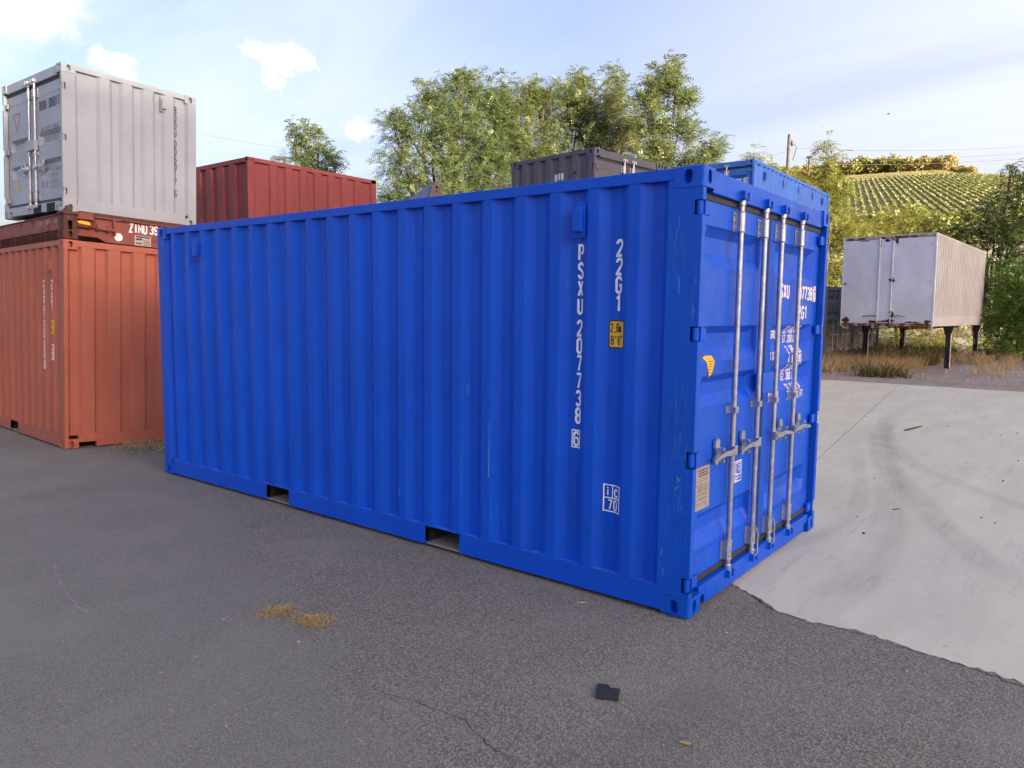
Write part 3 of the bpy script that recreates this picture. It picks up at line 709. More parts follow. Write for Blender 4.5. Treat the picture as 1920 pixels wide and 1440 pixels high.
    if first is None:
        n = int((t1-t0-.16)/pitch); first = t0+(t1-t0-(n*pitch-(pitch-outer-2*slope)-slope*0))/2+slope*.0
    prof = corr_profile(t0, t1, pitch, first, .042, outer, slope, .07, .09, .0045)
    creases = [p[0] for p in prof]
    panel_mesh(prof, br-.002, H-tr-.004, lambda t, d, z: (t, .007+d, z)).build('side_panel', mat, root)
    panel_mesh(prof, br-.002, H-tr-.004, lambda t, d, z: (t, W-.007-d, z)).build('side_panel', mat, root)
    # roof: pressed across
    rp = corr_profile(-L+.12, -.12, .21, -L+.25, .018, .09, .03, .06, .06)
    mb = MB(); n = len(rp)
    mb.add([(t, .03, H-.008-d) for t, d in rp]+[(t, W-.03, H-.008-d) for t, d in rp], [(i, i+1, n+i+1, n+i) for i in range(n-1)])
    mb.build('roof', mat, root)
    # blind ends
    def blind(xpos, sgn):
        q0, q1 = .05, W-.05
        if castings: q0, q1 = .162, W-.162
        MB().box(min(xpos, xpos-sgn*.06), max(xpos, xpos-sgn*.06), q0, q1, .012, br).build('end_sill', mat, root, bv*.6) if not pockets or detail < 2 else None
        if pockets and detail > 1:
            mb = MB(); xa_, xb_ = sorted((xpos-sgn*.003, xpos-sgn*.06))
            mb.box(xa_, xb_, q0+.21, q1-.21, .012, br-.004)
            mb.box(xa_, xb_, q0, q0+.21, .075, br-.004); mb.box(xa_, xb_, q1-.21, q1, .075, br-.004)
            mb.build('end_sill', mat, root, bv*.6)
        xa_, xb_ = sorted((xpos-sgn*.003, xpos-sgn*.06))
        MB().box(xa_, xb_, q0, q1, H-tr-.02, H-.006).build('end_header', mat, root, bv*.6)
        ep = corr_profile(.05, W-.05, end_pitch, .05+.16, endd, end_pitch*.46, end_pitch*.10, .06, .06)
        panel_mesh(ep, br-.006, H-tr-.016, lambda t, d, z: (xpos-sgn*(.006+d), t, z)).build('end_panel', mat, root)
    blind(-L, -1)
    if not doors:
        blind(0, 1)
        return dict(root=root, prof=prof, creases=creases, doors=[])
    # door end ------------------------------------------------------
    DX = -.055
    mb = MB()
    mb.box(-.075, -.014, .162, W-.162, H-.135, H-.012); mb.box(-.09, -.055, .05, W-.05, H-.125, H-.012)
    hd = mb.build('door_header', mat, root, bv)
    mb = MB()
    mb.box(-.075, -.012, .25, W-.25, .024, .148)
    mb.box(-.075, -.012, .166, .25, .085, .148); mb.box(-.075, -.012, W-.25, W-.166, .085, .148)
    sl = mb.build('door_sill', mat, root, bv)
    dz0, dz1 = .195, H-.172
    dl = []
    scale_z = (H-.2)/(2.591-.2)
    half = W/2
    # inner jamb returns so that nothing shows through beside the doors
    for y0, y1 in ((.052, .085), (W-.085, W-.052)): MB().box(-.10, -.062, y0, y1, .15, H-.14).build('door_jamb', 'gasket', root)
    for di in range(2):
        y0, y1 = (.088, half-.014) if di == 0 else (half+.014, W-.088)
        # pressed door leaf
        ysl = [y0+.01, y0+.07, y0+.12, y1-.20, y1-.14, y1-.01] if di == 0 else [y0+.01, y0+.10, y0+.15, y1-.14, y1-.09, y1-.01]
        zlist = [dz0, dz0+.14]
        tz = sorted([tuple(z*scale_z if H < 2.5 else z for z in t_) for t_ in troughs])
        for t_ in tz: zlist += [t_[3], t_[2], t_[1], t_[0]]
        zlist += [dz1-.14, dz1]; zlist = sorted(set(round(z, 4) for z in zlist))
        def dep(y, z):
            fy = np.interp(y, ysl, [0, 0, 1, 1, 0, 0]); fz = 0
            for t_ in tz: fz = max(fz, float(np.interp(z, [t_[3], t_[2], t_[1], t_[0]], [0, 1, 1, 0], left=0, right=0)))
            return .052*fy*fz
        mb = MB(); ny = len(ysl)
        vs_ = [(DX-dep(y, z), y, z) for z in zlist for y in ysl]
        mb.add(vs_, [(j*ny+i, j*ny+i+1, (j+1)*ny+i+1, (j+1)*ny+i) for j in range(len(zlist)-1) for i in range(ny-1)])
        # leaf frame: stiles and rails stand 3 mm proud
        for a in ((DX-.03, DX+.003, y0, y0+.0095, dz0, dz1), (DX-.03, DX+.003, y1-.0095, y1, dz0, dz1)): mb.box(*a)
        mb.box(DX-.05, DX+.004, y0+.0096, y1-.0096, dz0, dz0+.139); mb.box(DX-.05, DX+.004, y0+.0096, y1-.0096, dz1-.139, dz1)
        dr = mb.build('door', mat, root); dl.append(dr)
        # weather seal
        mb = MB(); gx0, gx1 = DX-.03, DX+.012
        mb.box(gx0, gx1, y0-.012, y1+.012, dz1, dz1+.036); mb.box(gx0, gx1, y0-.012, y1+.012, dz0-.036, dz0)
        mb.box(gx0, DX+.002, y0-.024, y0-.0005, dz0, dz1); mb.box(gx0, DX+.002, y1+.0005, y1+.0125, dz0, dz1)
        mb.build('door_seal', 'gasket', dr, bv)
        # hinges
        hz = [.195, .935, 1.657, 2.36] if H > 2.4 else [.26, H*.5, H-.30]
        ys_ = .024 if di == 0 else W-.024; s = 1 if di == 0 else -1
        for z in hz:
            mb = MB(); mb.tube([(-.028, ys_, z-.038), (-.028, ys_, z+.038)], .017, 10)
            mb.box(-.040, -.018, min(ys_+s*.012, ys_+s*.125), max(ys_+s*.012, ys_+s*.125), z-.034, z+.034)
            mb.tube([(-.028, ys_, z+.038), (-.028, ys_, z+.048)], .010, 8)
            mb.build('hinge', mat, dr, bv*.5)
        rr = rods[:2] if len(rods) == 4 and di == 0 else (rods[2:] if len(rods) == 4 else (rods[di:di+1]))
        RX = -.020
        for ri, y in enumerate(rr):
            ztop, zbot = H-.10, .115
            mb = MB(); mb.tube([(RX, y, zbot), (RX, y, ztop)], .0175, 12); mb.build('locking_rod', 'galv', dr, smooth=True)
            for zc_ in (ztop, zbot):
                mb = MB(); sg = 1 if zc_ > 1 else -1
                mb.tube([(RX, y, zc_-sg*.06), (RX, y, zc_-sg*.052), (RX, y, zc_-sg*.03), (RX, y, zc_+sg*.006)], [.0176, .024, .024, .021], 12)
                mb.prism([(-.035, -.016), (.0, -.024), (.040, -.014), (.040, .012), (.012, .022), (-.03, .018)], lambda u, v, d: (RX+v+.004, y+u, zc_+d), -.014, .014)
                mb.build('cam_end', 'galv', dr, bv*.5)
                mb = MB()
                mb.prism([(-.048, -.020), (-.020, -.028), (-.020, .022), (-.048, .030)], lambda u, v, d: (-.012+d, y+u, zc_+v), 0, .030)
                mb.prism([(.024, -.026), (.052, -.016), (.052, .020), (.024, .024)], lambda u, v, d: (-.012+d, y+u, zc_+v), 0, .030)
                mb.box(-.013, -.006, y-.055, y+.058, zc_-.024, zc_+.024)
                mb.build('cam_keeper', cast if keeper == 'paint' else keeper, dr, bv*.5)
            # top and bottom guide brackets: bearing sleeve with a bolted plate
            for zc_ in (H-.255, .268):
                mb = MB(); mb.tube([(RX, y, zc_-.064), (RX, y, zc_-.058), (RX, y, zc_-.054), (RX, y, zc_+.054), (RX, y, zc_+.058), (RX, y, zc_+.064)], [.019, .027, .0235, .0235, .027, .019], 14)
                mb.box(DX+.004, RX+.014, y-.044, y-.014, zc_-.058, zc_+.058); mb.box(DX+.0042, DX+.012, y-.062, y+.052, zc_-.060, zc_+.060)
                for by in (-.053,):
                    for bz in (-.042, 0, .042): mb.tube([(DX+.012, y+by, zc_+bz), (DX+.020, y+by, zc_+bz)], .007, 8)
                mb.build('rod_guide', 'galv', dr, bv*.4)
            zm = 1.172*scale_z if H < 2.5 else 1.172
            mb = MB(); mb.box(DX+.002, DX+.008, y-.055, y+.04, zm-.022, zm+.022); mb.box(DX+.008, RX+.024, y-.026, y-.0185, zm-.019, zm+.019); mb.box(DX+.008, RX+.024, y+.0185, y+.026, zm-.019, zm+.019); mb.box(RX+.0185, RX+.0245, y-.0185, y+.0185, zm-.019, zm+.019)
            mb.build('rod_clip', 'galv', dr, bv*.4)
            # handle with hub, catch and retainer
            zh_ = .915*scale_z if H < 2.5 else .915
            s = -1 if di == 0 else 1
            mb = MB()
            mb.box(RX-.006, RX+.030, y-.024, y+.024, zh_-.030, zh_+.030)
            fnh = lambda u, v, d: (RX+.032+d, y+s*u, zh_+v)
            mb.prism([(.0, -.018), (.10, -.020), (.17, -.010), (.25, -.018), (.34, -.030), (.35, -.012), (.26, .006), (.17, .018), (.10, .014), (.0, .018)], fnh, -.006, .006)
            mb.build('handle', 'galv', dr, bv*.5)
            mb = MB(); fnc = lambda u, v, d: (DX+.006+d, y+s*u, zh_+v)
            mb.prism([(.135, -.03), (.20, -.065), (.235, -.06), (.235, -.03), (.21, .0), (.235, .045), (.23, .085), (.20, .098), (.17, .085), (.17, .04), (.145, .015)], fnc, 0, .020)
            mb.box(DX+.026, DX+.066, y+s*.19-.010, y+s*.19+.010, zh_-.05, zh_-.03); mb.box(DX+.026, DX+.070, y+s*.205-.012, y+s*.205+.012, zh_+.024, zh_+.044)
            mb.build('handle_catch', 'galv', dr, bv*.5)
    MB().box(DX-.028, DX+.006, half-.013, half+.013, dz0-.02, dz1+.02).build('centre_seal', 'gasket', root)
    return dict(root=root, prof=prof, creases=creases, doors=dl, DX=DX, troughs=tz, dep=dep)

def vent(c, x, z, side, mat):
    """louvre hood riveted to the side sheet"""
    d = prof_depth(c['prof'], x); W_c = c.get('W', 2.438)
    f = (lambda u, v, q: (x+u, .007+q, z+v)) if side == 0 else (lambda u, v, q: (x+u, W_c-.007-q, z+v))
    mb = MB()
    mb.prism([(-.042, -.105), (.042, -.105), (.042, .105), (-.042, .105)], f, -.002, .004)
    mb.prism([(-.030, -.072), (.030, -.072), (.030, .070), (-.030, .070)], f, -.034, -.002)
    for u in (-.03, .03):
        for v in (-.092, .092):
            mb.prism([(u+.006*math.cos(a), v+.006*math.sin(a)) for a in np.linspace(0, 2*math.pi, 7)[:-1]], f, -.006, -.002)
    mb.build('vent_hood', mat, c['root'], .003)
    mb = MB(); mb.prism([(-.024, -.073), (.024, -.073), (.024, -.066), (-.024, -.066)], f, -.03, -.008); mb.build('vent_slot', 'black', c['root'])  # black bar paints the shade of the slot opening

# --- the main blue container
BL = container('shipping_container', (0, 0, 0), (0, 0, 0), mat='blue', cast='blue_worn', first=-5.786, post=.212, keeper='paint')
tag(BL['root'], 'long clean blue shipping container with doors at its right end in the foreground', 'container')
bl = BL['root']; bprof = BL['prof']
fside = lambda u, v, l: (u, .007+prof_depth(bprof, u)-l, v)
DXb = BL['DX']
def door_d(y, z):
    for di, (a, b_) in enumerate(((.088, 1.205), (1.233, 2.35))):
        pass
    return 0
fdoor = lambda u, v, l: (DXb+.0004+l, u, v)
# vents
BL['W'] = 2.438
vent(BL, -.812, 2.338, 0, 'blue'); vent(BL, -5.29, 2.345, 0, 'blue')
# lettering on the long side
decal('marking', text_polys('PSXU', -.838, 2.192, .098, .50, w=.34, vertical=True, step=1.13), fside, 'white', bl, BL['creases'])
decal('marking', text_polys('207738', -.838, 1.722, .098, .50, w=.34, vertical=True, step=1.135), fside, 'white', bl, BL['creases'])
decal('marking', frame_polys(-.862, -.790, .908, 1.026, .008)+[(p, l+1) for p, l in text_polys('6', -.848, .922, .090, .50, w=.32)], fside, 'white', bl, BL['creases'])
decal('marking', text_polys('22G1', -.566, 2.210, .098, .50, w=.34, vertical=True, step=1.13), fside, 'white', bl, BL['creases'])
def rrect(x0, x1, y0, y1, r):
    return [(x0+r, y0), (x1-r, y0), (x1, y0+r), (x1, y1-r), (x1-r, y1), (x0+r, y1), (x0, y1-r), (x0, y0+r)]
decal('height_sticker', [(rrect(-.606, -.482, 1.556, 1.728, .012), 0)], fside, 'black_mark', bl, BL['creases'], lift=.0010)
decal('height_sticker_face', [(rrect(-.598, -.490, 1.564, 1.720, .009), 0)], fside, 'yellow', bl, BL['creases'], lift=.0018)
decal('height_sticker_text', text_polys('2,6m', -.593, 1.654, .054, .33, .16, .27)+text_polys('8\'6"', -.590, 1.578, .054, .40, .12, .27), fside, 'black_mark', bl, BL['creases'], lift=.0026)
decal('marking', frame_polys(-.615, -.485, .535, .708, .007)+rect_polys(-.6075, -.4925, .620, .627, 1)+rect_polys(-.5535, -.5465, .627, .7005, 2)
      + [(p, l+1) for p, l in text_polys('i', -.600, .636, .058, .55, w=.34)+text_polys('c', -.538, .634, .072, .48, w=.30)+text_polys('70', -.582, .549, .062, .50, .3, .30)], fside, 'white', bl, BL['creases'])
# door prints (cut and folded over the pressed leaf)
Lyf = lambda y: (1.233 <= y)
def fdoor2(u, v, l):
    tz = BL['troughs']; fz = 0
    for t_ in tz: fz = max(fz, float(np.interp(v, [t_[3], t_[2], t_[1], t_[0]], [0, 1, 1, 0], left=0, right=0)))
    if u > 1.22: ysl = [1.243, 1.333, 1.383, 2.21, 2.26, 2.34]
    else: ysl = [.098, .158, .208, 1.005, 1.065, 1.195]
    return (DXb-.052*fz*float(np.interp(u, ysl, [0, 0, 1, 1, 0, 0]))+l, u, v)
zcr = [z for t_ in BL['troughs'] for z in t_]
d0, d1 = BL['doors']
def dprint(nm, polys, mat, par, lift=.0016):
    decal(nm, polys, fdoor2, mat, par, zcr, 1, lift)
dprint('marking', text_polys('PSXU', 1.420, 1.893, .098, .56, .30, .36)+text_polys('207738', 1.850, 1.888, .098, .56, .24, .36), 'white', d1)
dprint('marking', frame_polys(2.268, 2.335, 1.878, 2.000, .008)+[(p, l+1) for p, l in text_polys('6', 2.279, 1.892, .092, .48, w=.34)], 'white', d1)
dprint('marking', text_polys('22G1', 1.850, 1.742, .096, .60, .30, .36), 'white', d1)
rows = [('30.480 KGS', 1.633, .16), ('67.200 LBS', 1.563, 0), ('2.185 KGS', 1.483, .10), ('4.820 LBS', 1.413, 0), ('28.295 KGS', 1.345, .16), ('62.380 LBS', 1.278, 0), ('33.2 CU.M', 1.195, .10), ('1.173 CU.FT', 1.130, 0)]
dprint('marking', [p for s_, z_, sl_ in rows for p in text_polys(s_, 1.735, z_, .056, .52, .28, .36)], 'white', d1)
dprint('marking', [p for s_, z_ in (('MAX.GROSS', 1.600), ('TARE', 1.447), ('NET', 1.312), ('CU.CAP.', 1.160)) for p in text_polys(s_, 1.335, z_, .056, .50, .28, .36)], 'white', d1)
dprint('warning_sticker', [([(.205, 1.530), (.382, 1.524), (.375, 1.48), (.350, 1.43), (.295, 1.375), (.262, 1.45), (.235, 1.50)], 0)], 'black_mark', d0, .0012)
dprint('warning_sticker_face', [([(.213, 1.5265), (.376, 1.521), (.368, 1.48), (.344, 1.434), (.298, 1.387), (.268, 1.452), (.240, 1.503)], 0)], 'yellow', d0, .0020)
dprint('warning_sticker_text', [p for q in range(5) for p in rect_polys(.285-.004*q, .345-.008*q, 1.488-.016*q, 1.492-.016*q)], 'black_mark', d0, .0028)
dprint('data_plate', [([(.160, .600), (.362, .600), (.352, .862), (.156, .862)], 0)], 'plate', d0, .0030)
dprint('data_plate_text', [p for q in range(3) for p in rect_polys(.185+.01*(q % 2), .330-.015*(q % 2), .838-.016*q, .845-.016*q)] +
       [p for q in range(6) for p in rect_polys(.172, .345-.02*(q % 3), .775-.028*q, .7775-.028*q)]+frame_polys(.200, .300, .665, .735, .0025, 1), 'black_mark', d0, .0038)
dprint('marking', frame_polys(.757, .880, .670, .812, .006)+frame_polys(.775, .862, .716, .800, .005, 1)+text_polys('L', .785, .722, .066, .6, w=.14)+text_polys('R', .815, .728, .055, .65, w=.16)
       + [p for q in range(3) for p in rect_polys(.772, .855-.02*q, .700-.010*q, .704-.010*q)], 'white', d0)
def scratches(nm, boxes, seed, mat):
    rg = random.Random(seed); polys = []
    for (x0, x1, z0, z1, n_, lmin, lmax, wd) in boxes:
        for _ in range(n_):
            x = rg.uniform(x0, x1); z = rg.uniform(z0, z1); l_ = rg.uniform(lmin, lmax); dx = rg.gauss(0, .012)*l_/.1; w_ = wd*rg.uniform(.4, 1.2)
            polys.append(([(x, z), (x+w_, z), (x+dx+w_*.4, z-l_), (x+dx, z-l_)], rg.randrange(9)))
    decal(nm, polys, lambda u, v, l: (u, .0036-l*.5, v), mat, bl, lift=.0008)
M['scuff'] = plain('rubbed blue paint', (.035, .22, .66), .5, var=.3, scale=30); M['scuffw'] = plain('bare scratch', (.30, .44, .62), .5)
scratches('scuff_mark', [(-.175, -.03, .95, 1.50, 46, .03, .22, .0022), (-.18, -.05, .62, .95, 30, .02, .12, .003), (-.19, -.09, 2.02, 2.32, 16, .04, .16, .002), (-.16, -.02, .30, .60, 12, .02, .08, .002)], 5, 'scuff')
scratches('scratch', [(-.13, -.08, .76, .84, 9, .006, .03, .004), (-.15, -.10, 2.18, 2.40, 3, .05, .12, .0018), (-.10, -.06, 1.08, 1.10, 1, .09, .1, .002), (-.19, -.17, .24, .42, 3, .02, .06, .003)], 6, 'scuffw')
for (x, z0, z1, k_) in ((-4.93, .92, .70, 1), (-4.925, .62, .48, 2), (-1.52, 1.02, .62, 3), (-2.405, 1.05, .80, 4), (-1.55, .48, .30, 5), (-2.42, .42, .34, 6), (-3.28, 1.4, 1.2, 7)):
    decal('scratch', [([(x, z1), (x+.004, z1), (x+.0025, z0), (x+.001, z0)], 0)], fside, 'scuff' if k_ % 3 else 'scuffw', bl, BL['creases'])
# lock box over the door gap and its cords
mb = MB(); mb.box(DXb+.004, -.0035, 1.05, 1.062, 1.25, 1.375); mb.box(DXb+.004, -.0035, 1.250, 1.262, 1.25, 1.375); mb.box(-.0032, .004, 1.05, 1.262, 1.245, 1.38); mb.box(DXb+.004, -.0035, 1.0625, 1.2495, 1.365, 1.375)
mb.build('lock_box', 'blue', d1, .005)
for y, dd in ((1.035, d0), (1.372, d1)):
    mb = MB(); mb.tube([(.008, y-.02, .335), (.010, y+.015, .30), (.012, y+.035, .26), (.012, y+.030, .20), (.012, y+.036, .15), (.010, y+.018, .125), (.008, y-.005, .125)], .0042, 6); mb.build('cord', 'rope', dd)

# --- orange container, folded flat rack and grey mini container: one leaning stack
TX = R(-2.1)
def stack_mat(yaw): return Matrix.Rotation(TX, 4, 'X') @ Matrix.Rotation(yaw, 4, 'Z')
def place(c, loc, m4): c['root'].matrix_world = Matrix.Translation(loc) @ m4
OR = container('shipping_container', (0, 0, 0), (0, 0, 0), mat='orange', cast='orange', doors=False, pitch=.283, end_pitch=.31, first=-5.84, post=.15, outer=.075, slope=.065)
place(OR, (-8.228, -.158, -.003), stack_mat(R(-2.82)))
tag(OR['root'], 'salmon orange shipping container at the bottom of the left stack, white numbers down its side', 'container')
orr = OR['root']; OR['W'] = 2.438
fo = lambda u, v, l: (u, .007+prof_depth(OR['prof'], u)-l, v)
decal('marking', text_polys('CNDU100268', -.742, 2.10, .085, .7, w=.36, vertical=True, step=1.2)+text_polys('22G1', -.458, 2.10, .085, .7, w=.34, vertical=True, step=1.2), fo, 'white', orr, OR['creases'])
decal('marking', frame_polys(-.745, -.672, .965, 1.075, .009)+text_polys('6', -.732, .978, .08, .6, w=.34), fo, 'white', orr, OR['creases'])
decal('height_sticker', [(rrect(-.465, -.375, 1.42, 1.60, .012), 0)], fo, 'yellow', orr, OR['creases'])
decal('height_sticker_text', text_polys('2,6', -.46, 1.52, .055, .4, w=.3)+text_polys('8\'6', -.46, 1.44, .055, .4, w=.3), fo, 'black_mark', orr, OR['creases'], lift=.003)
decal('marking', frame_polys(-.468, -.380, 1.09, 1.29, .010)+rect_polys(-.458, -.390, 1.18, 1.19, 1)+text_polys('ic', -.455, 1.20, .06, .42, w=.3)+text_polys('70', -.455, 1.11, .06, .42, w=.3), fo, 'white', orr, OR['creases'])
vent(OR, -.425, 2.29, 0, 'orange')

FR = empty('folded_flat_rack'); FRZ = 2.591
FR.matrix_world = Matrix.Translation((-8.228, -.158, -.003)) @ stack_mat(R(-2.82)) @ Matrix.Translation((0, 0, FRZ+.004))
tag(FR, 'rusty brown red folded flat rack lying between the orange and grey containers', 'flat rack')
Lr, Wr = 6.058, 2.438
for sx, x in ((-1, 0), (1, -Lr)):
    for sy, y in ((1, 0), (-1, Wr)): child('corner_casting', casting_mesh(sx, sy, 1, 'rackrust'), FR, (x, y, 0))
for (x0, x1, y0, y1) in ((-.170, -.006, .006, .155), (-.170, -.006, Wr-.155, Wr-.006), (-Lr+.006, -Lr+.17, .006, .155), (-Lr+.006, -Lr+.17, Wr-.155, Wr-.006)):
    mb = MB(); mb.box(x0, x1, y0, y0+.022, .1185, .30); mb.box(x0, x1, y1-.022, y1, .1185, .30); mb.box(x0, x0+.022, y0+.022, y1-.022, .1185, .30); mb.box(x1-.022, x1, y0+.022, y1-.022, .225, .30); mb.box(x1-.022, x1, y0+.022, y0+.05, .1185, .225); mb.box(x1-.022, x1, y1-.05, y1-.022, .1185, .225)
    mb.box(x0-.02, x1+.018, y0-.018, y1+.02, .3005, .332)
    mb.build('corner_stub', 'rackrust', FR, .005)
    cx, cy = (x0+x1)/2, (y0+y1)/2
    mb = MB(); mb.lathe((cx, cy, .332), 'z', [(0, .052), (.03, .050), (.045, .038), (.07, .030), (.082, .018)], 12); mb.build('twist_lock', 'rackrust', FR)
# right-hand beam with raised belly
mb = MB()
mb.prism([(.165, .06), (.40, .06), (.50, .012), (Wr-.50, .012), (Wr-.40, .06), (Wr-.165, .06), (Wr-.165, .30), (.165, .30)], lambda u, v, d: (d, u, v), -.085, -.070)
mb.prism([(.165, .056), (.40, .056), (.50, .006), (Wr-.50, .006), (Wr-.40, .056), (Wr-.165, .056), (Wr-.165, .0598), (Wr-.402, .0598), (Wr-.502, .0118), (.502, .0118), (.402, .0598), (.165, .0598)], lambda u, v, d: (d, u, v), -.085, -.030)
mb.box(-.085, -.03, .165, Wr-.165, .3002, .315)
mb.build('end_beam', 'flatrack', FR, .003)
mb = MB(); mb.box(-.069, -.02, .158, .355, .262, .345); mb.build('stop_block', 'flatrack', FR, .004)
mb = MB(); mb.prism([(.605, .10), (.622, .10), (.622, .298), (.585, .298)], lambda u, v, d: (d, u, v), -.0695, -.026); mb.build('gusset', 'flatrack', FR, .004)
mb = MB(); mb.tube([(-.045, .165, .195), (-.045, .60, .165)], .017, 10)
for y in (.40, .53): mb.tube([(-.045, y-.012, .178-.06*(y-.40)), (-.045, y+.012, .177-.06*(y-.40))], .042, 12)
mb.tube([(-.045, .41, .178), (-.045, .52, .170)], .026, 10); mb.build('tie_rod', 'flatrack', FR)
mb = MB(); mb.prism([(.158, .225), (.21, .245), (.30, .235), (.325, .205), (.30, .195), (.20, .205)], lambda u, v, d: (d, u, v), -.055, -.022); mb.build('latch', 'yellow', FR, .003)
mb = MB(); mb.tube([(-.045, .158, .175), (-.045, .33, .175)], .024, 8); mb.build('latch_roller', 'rackrust', FR)
fe = lambda u, v, l: (-.070+l, u, v)
decal('marking', text_polys('ZIMU', .795, .175, .115, .46, .12, .34)+text_polys('394', 1.055, .180, .112, .48, .14, .34), fe, 'white', FR)
MB().box(-.069, -.064, .865, 1.075, .012, .145).build('data_plate', 'plate', FR)
decal('data_plate_text', rect_polys(.88, 1.06, .118, .136)+rect_polys(.88, .96, .085, .108)+rect_polys(.88, .95, .035, .052)+[p for q in range(4) for p in rect_polys(.975, 1.06, .028+.018*q, .034+.018*q)], lambda u, v, l: (-.064+l, u, v), 'black_mark', FR)
decal('round_sticker', [([(.665+.052*math.cos(a), .095+.052*math.sin(a)) for a in np.linspace(0, 2*math.pi, 19)[:-1]], 0)], fe, 'white', FR)
decal('round_sticker_text', text_polys('V', .648, .078, .034, .7, w=.2), fe, 'black_mark', FR, lift=.003)
# left-hand side: deep beam above an open dark undercroft with stake hooks
mb = MB(); mb.prism([(-.172, .13), (-Lr+.172, .13), (-Lr+.172, .285), (-Lr+.3, .315), (-.34, .315), (-.22, .285), (-.172, .285)], lambda u, v, d: (u, d, v), .03, .045)
mb.box(-Lr+.172, -.172, .012, .030, .305, .318); mb.box(-Lr+.172, -.172, .014, .06, .118, .1298); mb.build('side_beam', 'flatrack', FR, .003)
mb = MB(); mb.box(-Lr+.172, -.172, Wr-.045, Wr-.03, .05, .315); mb.build('side_beam', 'flatrack', FR)
MB().box(-Lr+.1, -.30, .30, Wr-.10, .03, .395).build('folded_end_wall', 'rackrust', FR)
for q in range(9):
    x = -.75-.62*q
    mb = MB(); mb.tube([(x, .05, .02), (x, .035, .085), (x+.03, .030, .105), (x+.07, .030, .10), (x+.10, .035, .06)], .014, 8); mb.build('lashing_hook', 'rackrust', FR)
decal('marking', text_polys('ZIM', -1.02, .205, .06, .9, .2, .3)+text_polys('0011', -.70, .215, .05, .7, .25, .34)+text_polys('V0', -.40, .21, .055, .7, .4, .34), lambda u, v, l: (u, .030-l, v), 'faded', FR)
for (x, y) in ((-1.0, .3), (-1.0, Wr-.3), (-3.5, .3), (-3.5, Wr-.3)): pass

S6 = .845
gh, gw, gl = 2.26*S6, 2.40*S6, 2.2*S6
GR = container('shipping_container', (0, 0, 0), (0, 0, 0), L=gl, W=gw, H=gh, mat='greypaint', cast='greypaint', pitch=.298, outer=.118, slope=.05, post=.17, rods=(gw/2-.10, gw/2+.10), troughs=((1.56, 1.50, 1.37, 1.33), (1.03, .98, .84, .79)), end_pitch=.28, pockets=False)
for q in (.42, .86): MB().box(-.05, -.0095, gw-q-.13, gw-q+.13, .018, .135).build('fork_pocket', 'black', GR['root'])  # solid black boxes paint the shade inside the sill openings
GR['W'] = gw
gyaw = R(.6)
gz = 2.591+.36
gm = Matrix.Translation((-9.06, .275, 3.016)) @ Matrix.Rotation(R(-1.39), 4, 'X') @ Matrix.Rotation(R(.41), 4, 'Y') @ Matrix.Rotation(R(-90)+gyaw, 4, 'Z') @ Matrix.Translation((0, -gw, 0))
GR['root'].matrix_world = gm
tag(GR['root'], 'small light grey container with black numbers, topmost of the left stack', 'container')
fg = lambda u, v, l: (u, gw-.007-prof_depth(GR['prof'], u)+l, v)
mir = lambda polys, x0: [([(2*x0-p[0], p[1]) for p in q], l) for q, l in polys]
gx = -gl+.31
decal('marking', mir(text_polys('BOOU', gx-.028, gh-.20, .098, .54, w=.30, vertical=True, step=1.12)+text_polys('006017', gx-.028, gh-.68, .098, .54, w=.30, vertical=True, step=1.12), gx), fg, 'black_mark', GR['root'], GR['creases'])
decal('marking', mir(frame_polys(gx-.032, gx+.032, gh-1.50, gh-1.39, .004)+text_polys('6', gx-.024, gh-1.49, .09, .5, w=.28), gx), fg, 'black_mark', GR['root'], GR['creases'])
vent(GR, -gl+.50, gh-.21, 1, 'greypaint')
GDX = GR['DX']; gtr = GR['troughs']
def fgd(u, v, l):
    fz = 0
    for t_ in gtr: fz = max(fz, float(np.interp(v, [t_[3], t_[2], t_[1], t_[0]], [0, 1, 1, 0], left=0, right=0)))
    h_ = gw/2
    ysl = [.098, .158, .208, h_-.214, h_-.154, h_] if u < h_ else [h_, h_+.114, h_+.164, gw-.228, gw-.178, gw]
    return (GDX-.052*fz*float(np.interp(u, ysl, [0, 0, 1, 1, 0, 0]))+l, u, v)
gcr = [z for t_ in gtr for z in t_]
gd0, gd1 = GR['doors']
def gp(nm, polys, mat, par): decal(nm, polys, fgd, mat, par, gcr, 1, .0018)
gp('marking', text_polys('BOOU', gw/2+.17, gh-.50, .12, .42, .22, .30)+text_polys('006017', gw/2+.48, gh-.50, .12, .40, .18, .30), 'black_mark', gd1)
gp('marking', text_polys('MAX.GROSS 5.000 KG', gw/2+.22, gh-.80, .075, .36, .2, .34)+text_polys('TARE 11.020 LB', gw/2+.24, gh-.92, .07, .36, .2, .3), 'greymark', gd1)
gp('marking', text_polys('NET', gw/2+.20, .54, .10, .36, .2, .3)+text_polys('CU.CAP', gw/2+.20, .36, .09, .34, .2, .3)+[p for q, s_ in enumerate(('4.400 KGS', '9.700 LBS', '5.45 CU.M', '192.5 CU.FT')) for p in text_polys(s_, gw/2+.47, .57-.085*q, .06, .42, .2, .3)], 'greymark', gd1)
tri = [(.26, gh-.43), (.52, gh-.43), (.41, gh-.70)]
gp('warning_sticker', [([tri[0], tri[1], (.49, gh-.445), (.292, gh-.445)], 0), ([tri[1], tri[2], (.41, gh-.665), (.49, gh-.445)], 0), ([tri[2], tri[0], (.292, gh-.445), (.41, gh-.665)], 0)], 'red_mark', gd0)
gp('faded_sticker', rect_polys(.28, .42, .38, .54), 'faded', gd0)
mb = MB(); mb.box(GDX+.01, .01, gw/2-.16, gw/2+.13, gh*.5-.07, gh*.5+.07); mb.build('lock_box', 'greypaint', gd0, .005)

